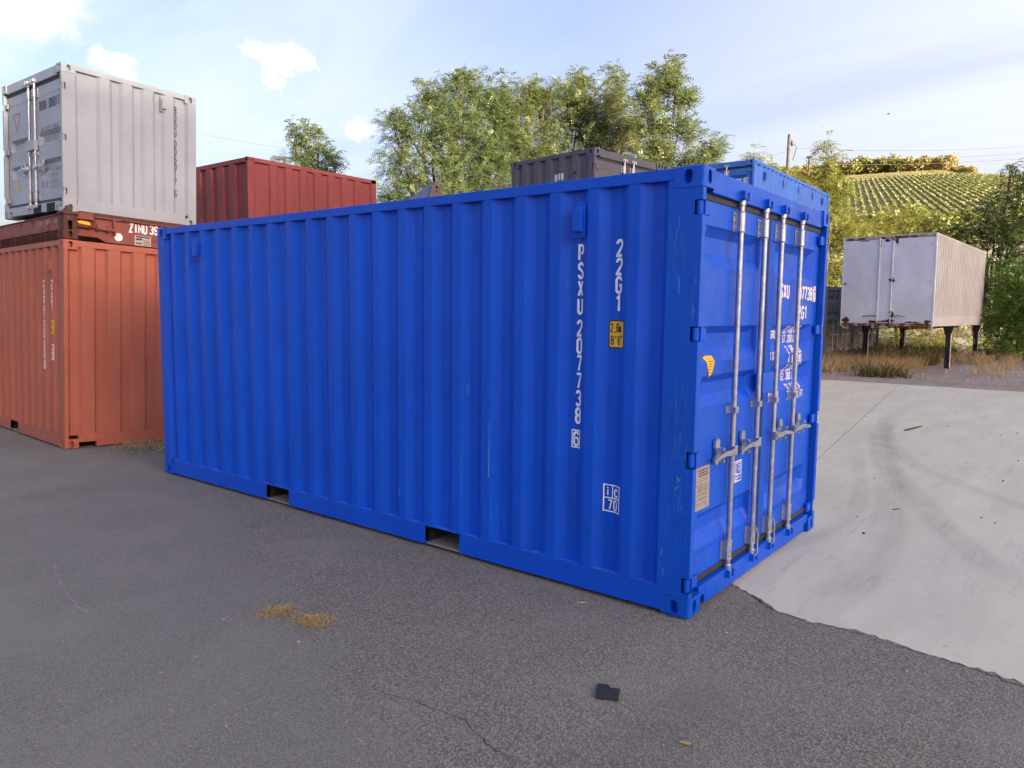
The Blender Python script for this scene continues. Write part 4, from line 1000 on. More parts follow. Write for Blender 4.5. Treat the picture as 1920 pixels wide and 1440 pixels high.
# --- containers standing behind
MR = container('shipping_container', (0, 0, 0), (0, 0, 0), L=3.06, W=2.44, H=1.90, mat='maroon', cast='maroon', castings=False, doors=False, pitch=.335, outer=.15, slope=.035, post=.13, pockets=False, detail=1, end_pitch=.40)
MR['root'].matrix_world = Matrix.Translation((-10.539, 3.953, 2.595)) @ Matrix.Rotation(R(-90), 4, 'Z') @ Matrix.Translation((0, -2.44, 0))
tag(MR['root'], 'plain maroon container without corner fittings, right of the light grey one', 'container')
def hidden_base(loc, yaw, mat, label, grp=None):
    c = container('shipping_container', loc, (0, 0, yaw), mat=mat, cast=mat, doors=False, detail=1)
    tag(c['root'], label, 'container'); return c
hidden_base((-10.2, 3.8, 0), 0, 'maroon', 'maroon container on the ground carrying the plain maroon one')

UN = container('shipping_container', (-5.028, 6.90, 2.595), (0, 0, R(-7.4)), L=1.98, W=1.95, H=1.91, mat='darkgrey', cast='darkgrey', pitch=.30, outer=.11, slope=.05, post=.15, rods=(1.95/2-.13, 1.95/2+.13), troughs=((1.45, 1.40, 1.30, 1.25), (.9, .85, .75, .70)))
UN['W'] = 1.95
tag(UN['root'], 'small dark grey container with white UNIU lettering, high behind the blue container', 'container')
fu = lambda u, v, l: (u, .007+prof_depth(UN['prof'], u)-l, v)
decal('marking', text_polys('UNIU', -.93, 1.455, .12, .40, .3, .36)+text_polys('120904', -.93, 1.285, .12, .40, .3, .36)+frame_polys(-.36, -.28, 1.28, 1.42, .01), fu, 'white', UN['root'], UN['creases'])
vent(UN, -.42, 1.62, 0, 'darkgrey')
yv = (math.sin(R(7.4)), math.cos(R(7.4)))
U2 = dup(UN['root'], (-5.028+yv[0]*1.98, 6.90+yv[1]*1.98, 2.595))
tag(U2, 'second small dark grey container just right of the UNIU one, mostly hidden', 'container')
for o in list(U2.children):
    if o.name.startswith('marking'): bpy.data.objects.remove(o)
hidden_base((-4.95, 6.78, 0), R(-7.4), 'midgrey', 'grey container on the ground under the two small dark grey ones')
hidden_base((-4.95+yv[0]*2.46, 6.78+yv[1]*2.46, 0), R(-7.4), 'midgrey', 'second grey container on the ground under the small dark grey ones')

mB2 = Matrix.Translation((-4.455, 12.596, 2.595)) @ Matrix.Rotation(R(-90+.48), 4, 'Z') @ Matrix.Translation((0, -2.438, 0))
B2 = container('shipping_container', (0, 0, 0), (0, 0, 0), mat='blue2', cast='blue2', pitch=.29)
B2['root'].matrix_world = mB2; B2['W'] = 2.438
tag(B2['root'], 'upper blue container far behind, its ribbed side showing above the foreground doors', 'container')
dB = B2['doors'][1]
decal('marking', text_polys('PSXU 207351', 1.42, 2.07, .12, .5, .3, .34)+frame_polys(2.20, 2.30, 2.055, 2.205, .008)+[(p, l+1) for p, l in text_polys('6', 2.215, 2.07, .12, .5, w=.3)], lambda u, v, l: (B2['DX']+.006+l, u, v), 'white', dB)
for x in (-.75, -2.0, -3.2, -4.4, -5.4): vent(B2, x, 2.32, 1, 'blue2')
G2 = container('shipping_container', (0, 0, 0), (0, 0, 0), mat='midgrey', cast='midgrey', detail=1)
G2['root'].matrix_world = Matrix.Translation((-4.455, 12.596, 0)) @ Matrix.Rotation(R(-90+.48), 4, 'Z') @ Matrix.Translation((0, -2.438, 0))
tag(G2['root'], 'grey container under the far blue one, only its far edge showing', 'container')
ga = R(-7.8)
K1 = container('shipping_container', (-5.66, 23.2, .17), (0, 0, ga), mat='midgrey', cast='midgrey', detail=1)
tag(K1['root'], 'dark grey container with door rods, left one of two behind the white box', 'container', 'grey containers behind the white box')
K2 = dup(K1['root'], (-5.66-math.sin(ga)*2.5, 23.2+math.cos(ga)*2.5, .19))
tag(K2, 'dark grey container seen below the white box between its black legs', 'container', 'grey containers behind the white box')

# --- blue grey machine arm poking up behind
bt = at(823, 351, 12.0)
BM = empty('steel_arm', (bt[0]-.62, bt[1]-.45, 0))
tag(BM, 'blue grey steel arm with tan lug plate poking up behind the blue container', 'machine arm')
tipl = bt-np.array(BM.location)
mb = MB(); dirv = np.array((.82, .57, 0))
def arm_fn(u, v, d): return (dirv[0]*u-dirv[1]*d, dirv[1]*u+dirv[0]*d, v)
tu = math.hypot(tipl[0], tipl[1])
mb.prism([(-.35, 3.02), (tu-.12, tipl[2]+.05), (tu-.10, tipl[2]-.10), (.35, 3.05), (.12, 2.9), (-.35, 2.85)], arm_fn, -.08, .08); mb.build('boom', 'boom', BM, .01)
mb = MB(); mb.prism([(tu-.20, tipl[2]-.32), (tu-.02, tipl[2]-.30), (tu+.05, tipl[2]-.02), (tu+.0, tipl[2]+.06), (tu-.09, tipl[2]+.02)], arm_fn, -.10, -.082)
mb.prism([(tu-.20, tipl[2]-.32), (tu-.02, tipl[2]-.30), (tu+.05, tipl[2]-.02), (tu+.0, tipl[2]+.06), (tu-.09, tipl[2]+.02)], arm_fn, .082, .10); lug = mb.build('lug_plate', 'boomlug', BM, .005)
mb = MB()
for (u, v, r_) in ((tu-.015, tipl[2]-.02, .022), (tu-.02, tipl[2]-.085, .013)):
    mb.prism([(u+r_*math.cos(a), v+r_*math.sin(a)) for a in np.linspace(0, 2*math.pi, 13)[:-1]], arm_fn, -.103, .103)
mb.build('pin_hole', 'black', BM)  # black plugs paint the shade inside the two holes
mb = MB(); mb.box(-.12, .12, -.12, .12, .05, 2.9); mb.build('mast', 'boom', BM, .01)
mb = MB(); mb.box(-.7, .7, -.5, .5, 0, .05); mb.build('base_plate', 'boomlug', BM)

# --- white swap body on legs
SW = empty('swap_body'); SL, SWd, SH = 8.30, 2.55, 2.67
SW.matrix_world = Matrix.Translation((-1.975, 20.416, 1.47)) @ Matrix.Rotation(R(-90-2.4), 4, 'Z') @ Matrix.Rotation(R(.55), 4, 'X') @ Matrix.Translation((0, -SWd, 0))
tag(SW, 'old white box body with rusty sill standing on black legs over the verge', 'swap body')
MB().box(-SL+.03, -.05, .04, SWd-.04, .12, .16).build('floor', 'swaprust', SW)
for y0, y1 in ((0, .045), (SWd-.045, SWd)):
    MB().box(-SL, -.0, y0, y1, .0, .30).build('side_rail', 'swapside', SW, .006)
    MB().box(-SL, 0, y0, y1, SH-.07, SH).build('top_rail', 'swapside', SW, .006)
sp = corr_profile(-SL+.05, -.10, .235, -SL+.14, .040, .13, .014, .03, .03, .003)
panel_mesh(sp, .30, SH-.07, lambda t, d, z: (t, SWd-.008-d, z)).build('side_panel', 'swapside', SW)
panel_mesh(sp, .30, SH-.07, lambda t, d, z: (t, .008+d, z)).build('side_panel', 'swapside', SW)
MB().box(-SL, -SL+.04, .046, SWd-.046, .0, SH-.001).build('front_wall', 'swapside', SW)
MB().box(-SL+.0, 0, .046, SWd-.046, SH-.03, SH+.004).build('roof', 'swapside', SW)
mb = MB(); mb.box(-.06, .0, .046, SWd-.046, SH-.10, SH-.031); mb.build('door_header', 'swaprust', SW)
mb = MB(); mb.box(-.06, .01, .046, SWd-.046, .0, .085); mb.box(-.05, .03, .9, 1.55, -.06, -.002); mb.build('rear_sill', 'swaprust', SW, .006)
for y0, y1 in ((.0, .046), (SWd-.046, SWd)):
    MB().box(-.095, .003, y0-.002, y1+.002, .0, SH).build('corner_post', 'swapdoor', SW, .006)
for di, (y0, y1) in enumerate(((.05, 1.15), (1.154, SWd-.05))):
    mb = MB(); mb.box(-.045, -.006, y0, y1, .09, SH-.105); dd = mb.build('door', 'swapdoor', SW, .004)
    s = 1 if di == 0 else -1; yh = y0 if di == 0 else y1
    for z in (.32, 1.30, 2.36):
        mb = MB(); mb.box(-.004, .008, min(yh, yh+s*.17), max(yh, yh+s*.17), z-.03, z-.018); mb.box(-.004, .008, min(yh, yh+s*.17), max(yh, yh+s*.17), z+.018, z+.03); mb.tube([(.006, yh-s*.01, z-.045), (.006, yh-s*.01, z+.045)], .014, 8); mb.build('hinge', 'swapdoor', dd)
    yr = y1-.10 if di == 0 else y0+.26
    mb = MB(); mb.tube([(.018, yr, .02), (.018, yr, SH-.06)], .015, 10); mb.build('locking_rod', 'swapdoor', dd, smooth=True)
    for z in (.06, .42, 1.35, SH-.12):
        mb = MB(); mb.box(-.005, .034, yr-.035, yr+.035, z-.03, z+.03); mb.build('rod_guide', 'swaprust' if di or z < .3 else 'swapdoor', dd, .004)
    mb = MB(); mb.tube([(.04, yr, .30), (.045, yr+.18*(1 if di else -1), .31), (.03, yr+.40*(1 if di else -1), .29)], .013, 8); mb.build('handle', 'swaprust', dd)
def blotch(par, cy, cz, ry, rz, seed):
    rg = random.Random(seed); n = 18
    poly = [(cy+ry*math.cos(2*math.pi*i/n)*rg.uniform(.45, 1.15), cz+rz*math.sin(2*math.pi*i/n)*rg.uniform(.45, 1.15)) for i in range(n)]
    mb = MB(); mb.prism(poly, lambda u, v, d: (d, u, v), -.0055, -.0035); mb.build('rust_patch', 'rustflat', par)
swd = [o for o in SW.children if o.name.startswith('door') and not o.name.startswith('door_h')]
for (k_, cy, cz, ry, rz) in ((0, .14, .17, .13, .10), (0, .95, .13, .20, .06), (1, 1.36, .15, .20, .07), (1, 1.50, 2.50, .06, .12), (1, 1.41, 1.36, .09, .10), (1, 1.46, .34, .05, .12), (0, 1.06, 2.46, .04, .14), (1, 1.24, 2.52, .10, .05), (1, 2.40, .14, .10, .06), (0, .10, 1.28, .05, .05), (1, 1.41, 1.15, .025, .20), (0, .62, 2.54, .22, .02), (1, 2.0, .12, .3, .03)): blotch(swd[k_], cy, cz, ry, rz, int(cy*100+cz*7))
mb = MB(); mb.box(-.004, .001, 1.55, 1.95, .34, .345); mb.box(-.004, .001, 1.55, 1.95, .60, .605); mb.build('placard_holder', 'swapdoor', SW)
for y in (.16, SWd-.10): MB().box(-.16, .03, y-.10, y+.08, -.09, -.003).build('corner_block', 'swaprust', SW, .01)
MB().box(-SL+.3, -.3, .72, .80, -.10, -.003).build('chassis_beam', 'swaprust', SW); MB().box(-SL+.3, -.3, SWd-.80, SWd-.72, -.10, -.003).build('chassis_beam', 'swaprust', SW)
for x in (-2.62, -7.5):
    for y, s in ((.06, 1), (SWd-.06, -1)):
        lg = -1.36 if x > -5 else -1.27
        mb = MB(); mb.box(x-.06, x+.06, y-.07, y+.07, lg+.02, -.002); mb.box(x-.12, x+.12, y-.12, y+.12, lg, lg+.019); mb.prism([(y-.16, -.003), (y+.16, -.003), (y+.071, -.30), (y-.071, -.30)], lambda u, v, d: (x+d, u, v), .061, .075); lo_ = mb.build('leg', 'legblack', SW, .008)
        mb = MB(); mb.tube([(x, y+s*.02, -.75), (x-.55 if x > -5 else x+.55, y+s*.06, -.03)], .022, 8); mb.build('brace', 'swaprust', lo_)
        mb = MB(); mb.box(x-.05, x+.02, y+.0705, y+.076, lg+.05, -.05); mb.build('edge_strip', 'swapdoor', lo_)

# ------------------------------------------------------------------ poles, wires, bird
pt = at(1480, 252, 46); pb = at(1474, 352, 46)
PO = empty('utility_pole', (pb[0], pb[1], float(terrain(pb[0], pb[1]))-.3))
tag(PO, 'leaning brown wooden utility pole above the blue containers', 'pole')
pz = PO.location[2]; top = np.array((pt[0]-pb[0], pt[1]-pb[1], pt[2]-pz))
MB().tube([(-top[0]*.9, -top[1]*.9, 0), tuple(top*.5*np.array((.2, .2, 1))), tuple(top)], [.15, .115, .09], 12).build('post', 'wood', PO)
ins = at(1494, 278, 46); il = ins-np.array(PO.location)
mb = MB(); mb.lathe(tuple(np.array(top)+np.array((.17, .10, -.55))), 'z', [(-.16, .05), (-.05, .10), (.05, .10), (.16, .05)], 10); mb.build('insulator', 'wire', PO)
mb = MB(); mb.tube([tuple(np.array(top)+np.array((.1, .06, -.30))), tuple(il)], .02, 6); mb.tube([tuple(il), tuple(at(1487, 300, 46)-np.array(PO.location))], .045, 6); mb.build('stay_arm', 'wire', PO)
p2t = at(1514, 296, 50); p2b = at(1516, 330, 50)
P2 = empty('utility_pole', (p2b[0], p2b[1], float(terrain(p2b[0], p2b[1]))-.2)); tag(P2, 'short thin dark pole among the leaves right of the wooden pole', 'pole')
hh2 = p2t[2]-P2.location[2]
MB().tube([(0, 0, 0), (0, 0, hh2)], [.09, .07], 8).build('post', 'wood', P2); MB().box(-.18, .18, -.06, .06, hh2-.02, hh2+.08).build('cap', 'wire', P2)
def wire(label, a, b_, sag, r=.012):
    a = np.array(a); b_ = np.array(b_); n = 16; mb = MB()
    mb.tube([tuple(a+(b_-a)*t+np.array((0, 0, -sag*4*t*(1-t)))) for t in np.linspace(0, 1, n)], r, 5)
    tag(mb.build('overhead_wire', 'wire'), label, 'wire', 'overhead wires')
wire('overhead wire running right from the wooden pole arm', ins, at(2080, 258, 62), .5)
wire('overhead wire running left and down from the wooden pole arm', ins, at(1330, 318, 40), .1)
wire('middle overhead wire crossing the pale sky above the hilltop', at(1500, 297, 52), at(2080, 273, 64), .4)
wire('lowest overhead wire passing just above the hilltop trees', at(1518, 308, 52), at(2080, 282, 66), .4)
wire('faint overhead wire between grey container and small tree', at(330, 240, 40), at(600, 282, 44), .2, .008)
BD = empty('bird', at(1666, 214, 70)); tag(BD, 'tiny dark bird high in the pale right sky', 'bird')
mb = MB(); mb.tube([(-.16, 0, 0), (-.08, 0, .01), (.02, 0, .015), (.10, 0, .0), (.20, 0, -.01)], [.008, .035, .045, .025, .006], 8)
mb.add([(.05, .02, .02), (-.05, .02, .02), (-.02, .2, .09), (-.03, .36, .05), (.03, .2, .09)], [(0, 1, 2, 4), (4, 2, 3)]); mb.add([(.05, -.02, .02), (-.05, -.02, .02), (-.02, -.2, .09), (-.03, -.36, .05), (.03, -.2, .09)], [(0, 1, 2, 4), (4, 2, 3)])
mb.build('body', 'wire', BD)

# ------------------------------------------------------------------ vegetation
def unit(v): return v/(np.linalg.norm(v, axis=-1, keepdims=True)+1e-9)
def fronds(P, D, Lf, nl, lw, ll, droop=.35, rng=RNG):
    """compound leaves: P base (n,3), D direction (n,3), Lf length (n,), nl pairs of leaflets, leaflet width lw and length ll"""
    n = len(P); D = unit(D); up = np.tile(np.array((0, 0, 1.0)), (n, 1))+rng.normal(0, .25, (n, 3))
    S = unit(np.cross(D, up)); N = unit(np.cross(S, D)); out = []
    for i in range(nl):
        t = (i+.6)/nl
        c = P+D*(Lf*t)[:, None]-np.array((0, 0, 1.0))*(Lf*droop*t*t)[:, None]
        for s in (-1, 1):
            tip = unit(S*s+D*.45+N*rng.normal(0, .25, (n, 1))-np.array((0, 0, .25)))
            wv = unit(np.cross(tip, N)); le = (ll*Lf*(1.1-.35*abs(t-.5)*2))[:, None]; we = le*lw
            b0 = c; b1 = c+tip*le*.5+wv*we*.5; b2 = c+tip*le; b3 = c+tip*le*.5-wv*we*.5
            out.append(np.stack([b0, b1, b2, b3], 1))
    return np.concatenate(out)
def leaf_quads(P, size, rng=RNG, flat=.5):
    n = len(P); A = unit(rng.normal(0, 1, (n, 3))*np.array((1, 1, flat))); B = unit(np.cross(A, rng.normal(0, 1, (n, 3))))
    s = (size*rng.uniform(.6, 1.3, n))[:, None]
    return np.stack([P, P+A*s*.5+B*s*.32, P+A*s, P+A*s*.5-B*s*.32], 1)
def in_lobe(n, c, r, rng, shell=.55):
    d = unit(rng.normal(0, 1, (n, 3))); q = rng.uniform(0, 1, n)**(1/3.0); q = shell+(1-shell)*q
    q = np.where(rng.uniform(0, 1, n) < .3, q*.6, q)
    return c+d*q[:, None]*np.asarray(r), d
def tree(name, label, cat, base, lobes, mat, nfr, flen=.34, nl=6, lw=.42, ll=.30, seed=1, group=None, trunk_r=.13, stems=1, extra=None, tuft=9, twigs=True):
    """lobes: world centre + radii; clumps of compound leaves hang on twigs spread through each lobe"""
    rng = np.random.default_rng(seed)
    base = np.array(base, float); root = empty(name, base); tag(root, label, cat, group)
    vol = np.array([np.prod(l[1]) for l in lobes]); vol = vol**.72; vol /= vol.sum()
    Q = []; TW = []
    main = MB()
    for (c, r), v in zip(lobes, vol):
        c = np.array(c, float); r = np.array(r, float)
        nt_ = max(6, int(nfr*v/tuft)); p, d = in_lobe(nt_, c, r, rng)
        # uneven outline: every few clumps push past the lobe
        p = p+d*r*rng.choice([0, .0, .12, .28], nt_)[:, None]
        bdir = unit(d*np.array((1, 1, .6))+np.array((0, 0, .35))+rng.normal(0, .3, (nt_, 3)))
        tl = rng.uniform(.35, .85, nt_)*flen*2.2
        TW.append((p-bdir*tl[:, None]*.6, p+bdir*tl[:, None]*.4))
        pp = np.repeat(p, tuft, 0)+np.repeat(bdir*tl[:, None], tuft, 0)*rng.uniform(-.6, .45, (nt_*tuft, 1))
        dd = unit(np.repeat(bdir, tuft, 0)*.4+rng.normal(0, .8, (nt_*tuft, 3))*np.array((1, 1, .5)))
        Q.append(fronds(pp, dd, flen*rng.uniform(.6, 1.2, nt_*tuft), nl, lw, ll, rng=rng))
    Q = np.concatenate(Q)-base
    quadmesh('crown', Q, mat, root)
    # trunk and limbs
    top = max(lobes, key=lambda l: l[0][2])[0]
    mb = MB(); cen = np.mean([l[0] for l in lobes], 0)-base
    for s in range(stems):
        off = rng.normal(0, .25*stems**.5*.6, 3)*np.array((1, 1, 0)); tg = np.array(lobes[s*(len(lobes)//stems) % len(lobes)][0])-base if stems > 1 else np.array(top)-base
        pts = [off*.3, off*.5+np.array((tg[0]*.15, tg[1]*.15, tg[2]*.3)), np.array((tg[0]*.5, tg[1]*.5, tg[2]*.65))+rng.normal(0, .08, 3), tg]
        mb.tube([tuple(p) for p in pts], [trunk_r, trunk_r*.8, trunk_r*.5, trunk_r*.12], 9, False)
    mb.build('trunk', 'bark', root, smooth=True)
    mb = MB()
    for c, r in lobes:
        c = np.array(c)-base; st = np.array((c[0]*.25, c[1]*.25, c[2]*.35)); mid = st*.4+c*.6+rng.normal(0, .12, 3)*np.array((1, 1, .3))-np.array((0, 0, .2))
        mb.tube([tuple(st), tuple((st+mid)/2+rng.normal(0, .06, 3)), tuple(mid), tuple(c)], [trunk_r*.5, trunk_r*.38, trunk_r*.26, trunk_r*.12], 6, False)
        for q in range(7):
            e = c+unit(rng.normal(0, 1, 3)*np.array((1, 1, .8))+np.array((0, 0, .4)))*np.array(r)*rng.uniform(.6, 1.0)
            mb.tube([tuple(mid*.5+c*.5), tuple((mid*.5+c*.5+e)/2+rng.normal(0, .08, 3)), tuple(e)], [trunk_r*.16, trunk_r*.11, trunk_r*.05], 4, False)
    if twigs:
        for a, b_ in TW:
            for i in range(0, len(a), 2): mb.tube([tuple(a[i]-base), tuple(b_[i]-base)], [.009, .004], 3, False)
    mb.build('limbs', 'bark', root, smooth=True); return root
def lob(px, py, dep, rx, rz, ry=None): return (at(px, py, dep), (rx, ry or rx, rz))
def gbase(px, dep):
    p = at(px, 560, dep); return (p[0], p[1], float(terrain(p[0], p[1]))-.05)

tree('locust_tree', 'broad feathery green tree, the leftmost of the tall group behind', 'tree', gbase(850, 25),
     [lob(850, 185, 25, .80, .8), lob(900, 175, 25.4, .75, .75), lob(790, 235, 24.6, .85, .65), lob(740, 245, 24.4, .5, .45), lob(860, 260, 25, 1.15, .8), lob(920, 250, 25.6, .9, .8), lob(760, 310, 24.6, .75, .65), lob(840, 330, 24.8, 1.1, .75), lob(920, 330, 25.4, 1.0, .75), lob(740, 365, 24.4, .55, .5), lob(868, 142, 25, .32, .42), lob(810, 175, 25, .45, .42), lob(850, 400, 25, 1.6, .9), lob(735, 410, 24.4, .7, .6), lob(945, 200, 25.6, .6, .6), lob(950, 290, 25.8, .8, .8)],
     'leaf', 12500, .37, 6, .42, .25, 21, 'tall trees behind the containers', .17, 2)
tree('locust_tree', 'dense yellow green tree in the middle of the tall group behind', 'tree', gbase(1020, 26.5),
     [lob(965, 215, 26, .85, .7), lob(1040, 205, 26.5, .9, .75), lob(1095, 185, 26.5, .62, .7), lob(1150, 180, 26.8, .5, .6), lob(1000, 280, 26.3, 1.15, .8), lob(1100, 265, 26.6, 1.0, .8), lob(1165, 260, 26.8, .7, .75), lob(1092, 140, 26.5, .26, .36), lob(985, 165, 26, .38, .35), lob(1150, 142, 26.8, .26, .32), lob(1050, 340, 26.5, 1.6, .9), lob(1150, 330, 26.8, .9, .7), lob(1120, 220, 26.6, .9, .8), lob(1190, 225, 26.8, .5, .6), lob(1205, 300, 26.8, .6, .7), lob(1010, 180, 26.2, .5, .45), lob(1065, 165, 26.4, .4, .4)],
     'leaf_y', 12000, .37, 6, .42, .25, 22, 'tall trees behind the containers', .15, 2)
tree('locust_tree', 'slender airy tree with visible stem, rightmost of the tall group behind', 'tree', gbase(1243, 24),
     [lob(1245, 150, 24, .42, .48), lob(1270, 125, 24, .20, .30), lob(1215, 175, 24, .34, .38), lob(1280, 185, 24, .35, .42), lob(1235, 225, 24, .45, .42), lob(1290, 245, 24, .34, .40), lob(1240, 285, 24, .55, .40), lob(1335, 275, 24, .38, .36), lob(1300, 305, 24, .5, .35), lob(1215, 320, 24, .6, .4)],
     'leaf_y', 3400, .36, 5, .42, .30, 23, 'tall trees behind the containers', .075, 1)
tree('locust_tree', 'small lone tree poking up right of the maroon container', 'tree', gbase(585, 28),
     [lob(572, 265, 28, .34, .42), lob(552, 243, 28, .20, .22), lob(582, 238, 28, .20, .20), lob(572, 300, 28, .36, .40), lob(612, 290, 28, .34, .28), lob(630, 305, 28, .2, .2), lob(532, 296, 28, .18, .24), lob(575, 340, 28, .6, .4), lob(598, 258, 28, .18, .18), lob(610, 325, 28, .4, .3)],
     'leaf', 1300, .38, 5, .45, .30, 24, None, .11, 1)
# saplings and scrub right of the blue stack
tree('ailanthus_sapling', 'thin leafy sapling whose tip rises beside the wooden pole', 'tree', gbase(1546, 33),
     [lob(1549, 275, 33, .20, .24), lob(1552, 300, 33, .34, .3), lob(1545, 330, 33, .5, .35), lob(1505, 335, 33, .5, .3), lob(1572, 350, 33, .45, .35), lob(1550, 385, 33, .8, .5)],
     'leaf_b', 900, .62, 7, .32, .26, 31, None, .06, 1, tuft=6)
tree('ailanthus_sapling', 'small sapling tip showing above the far blue container', 'tree', gbase(1410, 30),
     [lob(1408, 292, 30, .16, .18), lob(1412, 310, 30, .34, .2), lob(1440, 315, 30, .3, .2)], 'leaf_b', 180, .5, 6, .32, .26, 32, None, .05, 1, tuft=6)
tree('scrub_tree', 'loose yellow green scrub between the blue container and the white box', 'shrub', gbase(1585, 36),
     [lob(1580, 450, 36, 1.0, .8), lob(1600, 420, 36, .7, .5), lob(1640, 440, 37, 1.0, .6), lob(1570, 490, 36, .9, 1.0), lob(1590, 400, 37, .5, .4), lob(1565, 530, 36, .9, .9), lob(1550, 430, 36, .9, .7), lob(1620, 480, 37, 1.2, .9), lob(1590, 570, 36, 1.5, 1.2)],
     'leaf_b', 3600, .46, 5, .40, .28, 33, 'scrub behind the white box', .1, 3)
tree('scrub_tree', 'feathery green bush rising behind the roof of the white box', 'shrub', gbase(1690, 38),
     [lob(1665, 415, 38, 1.0, .5), lob(1710, 415, 38, 1.0, .5), lob(1760, 425, 38, .9, .6), lob(1640, 430, 38, .8, .5), lob(1700, 460, 38, 1.7, .8), lob(1690, 395, 38, .45, .25), lob(1790, 450, 38, .8, .7), lob(1720, 520, 38, 2.2, 1.6), lob(1660, 560, 37, 1.8, 1.3), lob(1760, 590, 37, 1.8, 1.2)],
     'leaf_b', 5200, .44, 5, .40, .28, 34, 'scrub behind the white box', .1, 3)
tree('scrub_tree', 'dark green tree mass right of the white box', 'tree', gbase(1860, 37),
     [lob(1835, 415, 36, .7, .6), lob(1870, 385, 36, .8, .6), lob(1910, 355, 36, .9, .8), lob(1850, 440, 35.5, 1.3, 1.0), lob(1910, 430, 35.5, 1.3, 1.1), lob(1870, 510, 35, 1.3, 1.1), lob(1940, 500, 35, 1.3, 1.2), lob(1810, 440, 37, .6, .5), lob(1898, 318, 37, .25, .3), lob(1900, 575, 35, 1.5, 1.2), lob(1990, 400, 36, 1.6, 2.0), lob(1850, 590, 36, 1.2, 1.0)],
     'leaf_d', 6200, .42, 5, .45, .30, 35, None, .16, 3)
tree('ailanthus_sapling', 'bright fresh green sapling with long leaves at the right edge', 'shrub', gbase(1895, 27.5),
     [lob(1900, 530, 27, .42, .38), lob(1912, 565, 27, .50, .45), lob(1885, 590, 27, .36, .38), lob(1908, 628, 27, .60, .45), lob(1880, 645, 27, .36, .3), lob(1955, 590, 27, .8, .9), lob(1905, 505, 27, .22, .22)],
     'leaf_g', 1150, .62, 7, .34, .27, 36, None, .05, 3, tuft=7)
tree('bramble', 'low brown green bramble thicket under the white box', 'shrub', gbase(1700, 34),
     [lob(1690, 640, 33, 1.3, .8), lob(1740, 640, 33, 1.0, .7), lob(1660, 650, 32, .7, .5), lob(1800, 645, 34, 1.3, .6)], 'leaf_b', 1700, .30, 4, .5, .35, 37, None, .04, 3)

# dry grass and weeds along the verge
def grass(name, label, pts, hmin, hmax, mat, n_blade, rng, lean=.55, wd=.006):
    P = np.repeat(pts, n_blade, 0); n = len(P)
    P = P+np.concatenate([rng.normal(0, .07, (n, 2)), np.zeros((n, 1))], 1)
    h = rng.uniform(hmin, hmax, n)*rng.uniform(.5, 1, n); d = rng.normal(0, lean, (n, 2))
    tipv = np.stack([d[:, 0]*h, d[:, 1]*h, h], 1); mid = tipv*.5+np.array((0, 0, 1))*(h*.12)[:, None]
    s = unit(np.cross(tipv, rng.normal(0, 1, (n, 3))))*wd
    q1 = np.stack([P-s, P+s, P+mid+s*.8, P+mid-s*.8], 1); q2 = np.stack([P+mid-s*.8, P+mid+s*.8, P+tipv+s*.2, P+tipv-s*.2], 1)
    o = quadmesh(name, np.concatenate([q1, q2]), mat); tag(o, label, 'grass', kind='stuff'); return o
def scatter(n, x0, x1, y0, y1, rng, fn=None):
    x = rng.uniform(x0, x1, n); y = rng.uniform(y0, y1, n)
    p = np.stack([x, y, terrain(x, y)], 1)
    if fn is not None: p = p[fn(x, y, rng.uniform(0, 1, n))]
    return p
gr_ = np.random.default_rng(77)
grass('dry_grass', 'straw coloured dry grass along the gravel verge', np.concatenate([
    scatter(340, -6.4, -2.6, 19.0, 23.5, gr_, lambda x, y, r: r < np.clip((y-19.2)/2.5, 0, 1)*(1-.55*np.clip((x+4.2)/1.6, 0, 1))), scatter(420, -6, 6, 25.0, 31, gr_, lambda x, y, r: r < .9), scatter(55, -4.0, 4, 20.2, 24, gr_, lambda x, y, r: r < .4)]), .12, .55, 'straw', 26, gr_, .5, .007)
grass('verge_weeds', 'low green weeds under the white box', np.concatenate([scatter(260, -5.6, -2.4, 23.5, 30, gr_), scatter(160, -2, 8, 28, 34, gr_), scatter(14, -3.6, -2.2, 19.2, 19.8, gr_)]), .10, .6, 'weed', 24, gr_, .5, .011)
# loose stones on the gravel verge
def pebble_mesh(mb, c, r, rng):
    ico = [(0, 0, 1), (.894, 0, .447), (.276, .851, .447), (-.724, .526, .447), (-.724, -.526, .447), (.276, -.851, .447), (.724, .526, -.447), (-.276, .851, -.447), (-.894, 0, -.447), (-.276, -.851, -.447), (.724, -.526, -.447), (0, 0, -1)]
    fc = [(0, 1, 2), (0, 2, 3), (0, 3, 4), (0, 4, 5), (0, 5, 1), (1, 6, 2), (2, 7, 3), (3, 8, 4), (4, 9, 5), (5, 10, 1), (2, 6, 7), (3, 7, 8), (4, 8, 9), (5, 9, 10), (1, 10, 6), (11, 7, 6), (11, 8, 7), (11, 9, 8), (11, 10, 9), (11, 6, 10)]
    sc = np.array((rng.uniform(.8, 1.25), rng.uniform(.8, 1.25), rng.uniform(.5, .8)))*r
    return mb.add([tuple(np.array(c)+np.array(v)*sc*rng.uniform(.85, 1.12)) for v in ico], fc)
mb = MB(); pr = np.random.default_rng(5)
for p in scatter(700, -4.4, 7, 19.0, 26, pr): pebble_mesh(mb, p+np.array((0, 0, .008)), pr.uniform(.012, .045), pr)
tag(mb.build('gravel_stones', 'stone'), 'loose pale stones strewn over the gravel verge', 'gravel', kind='stuff')

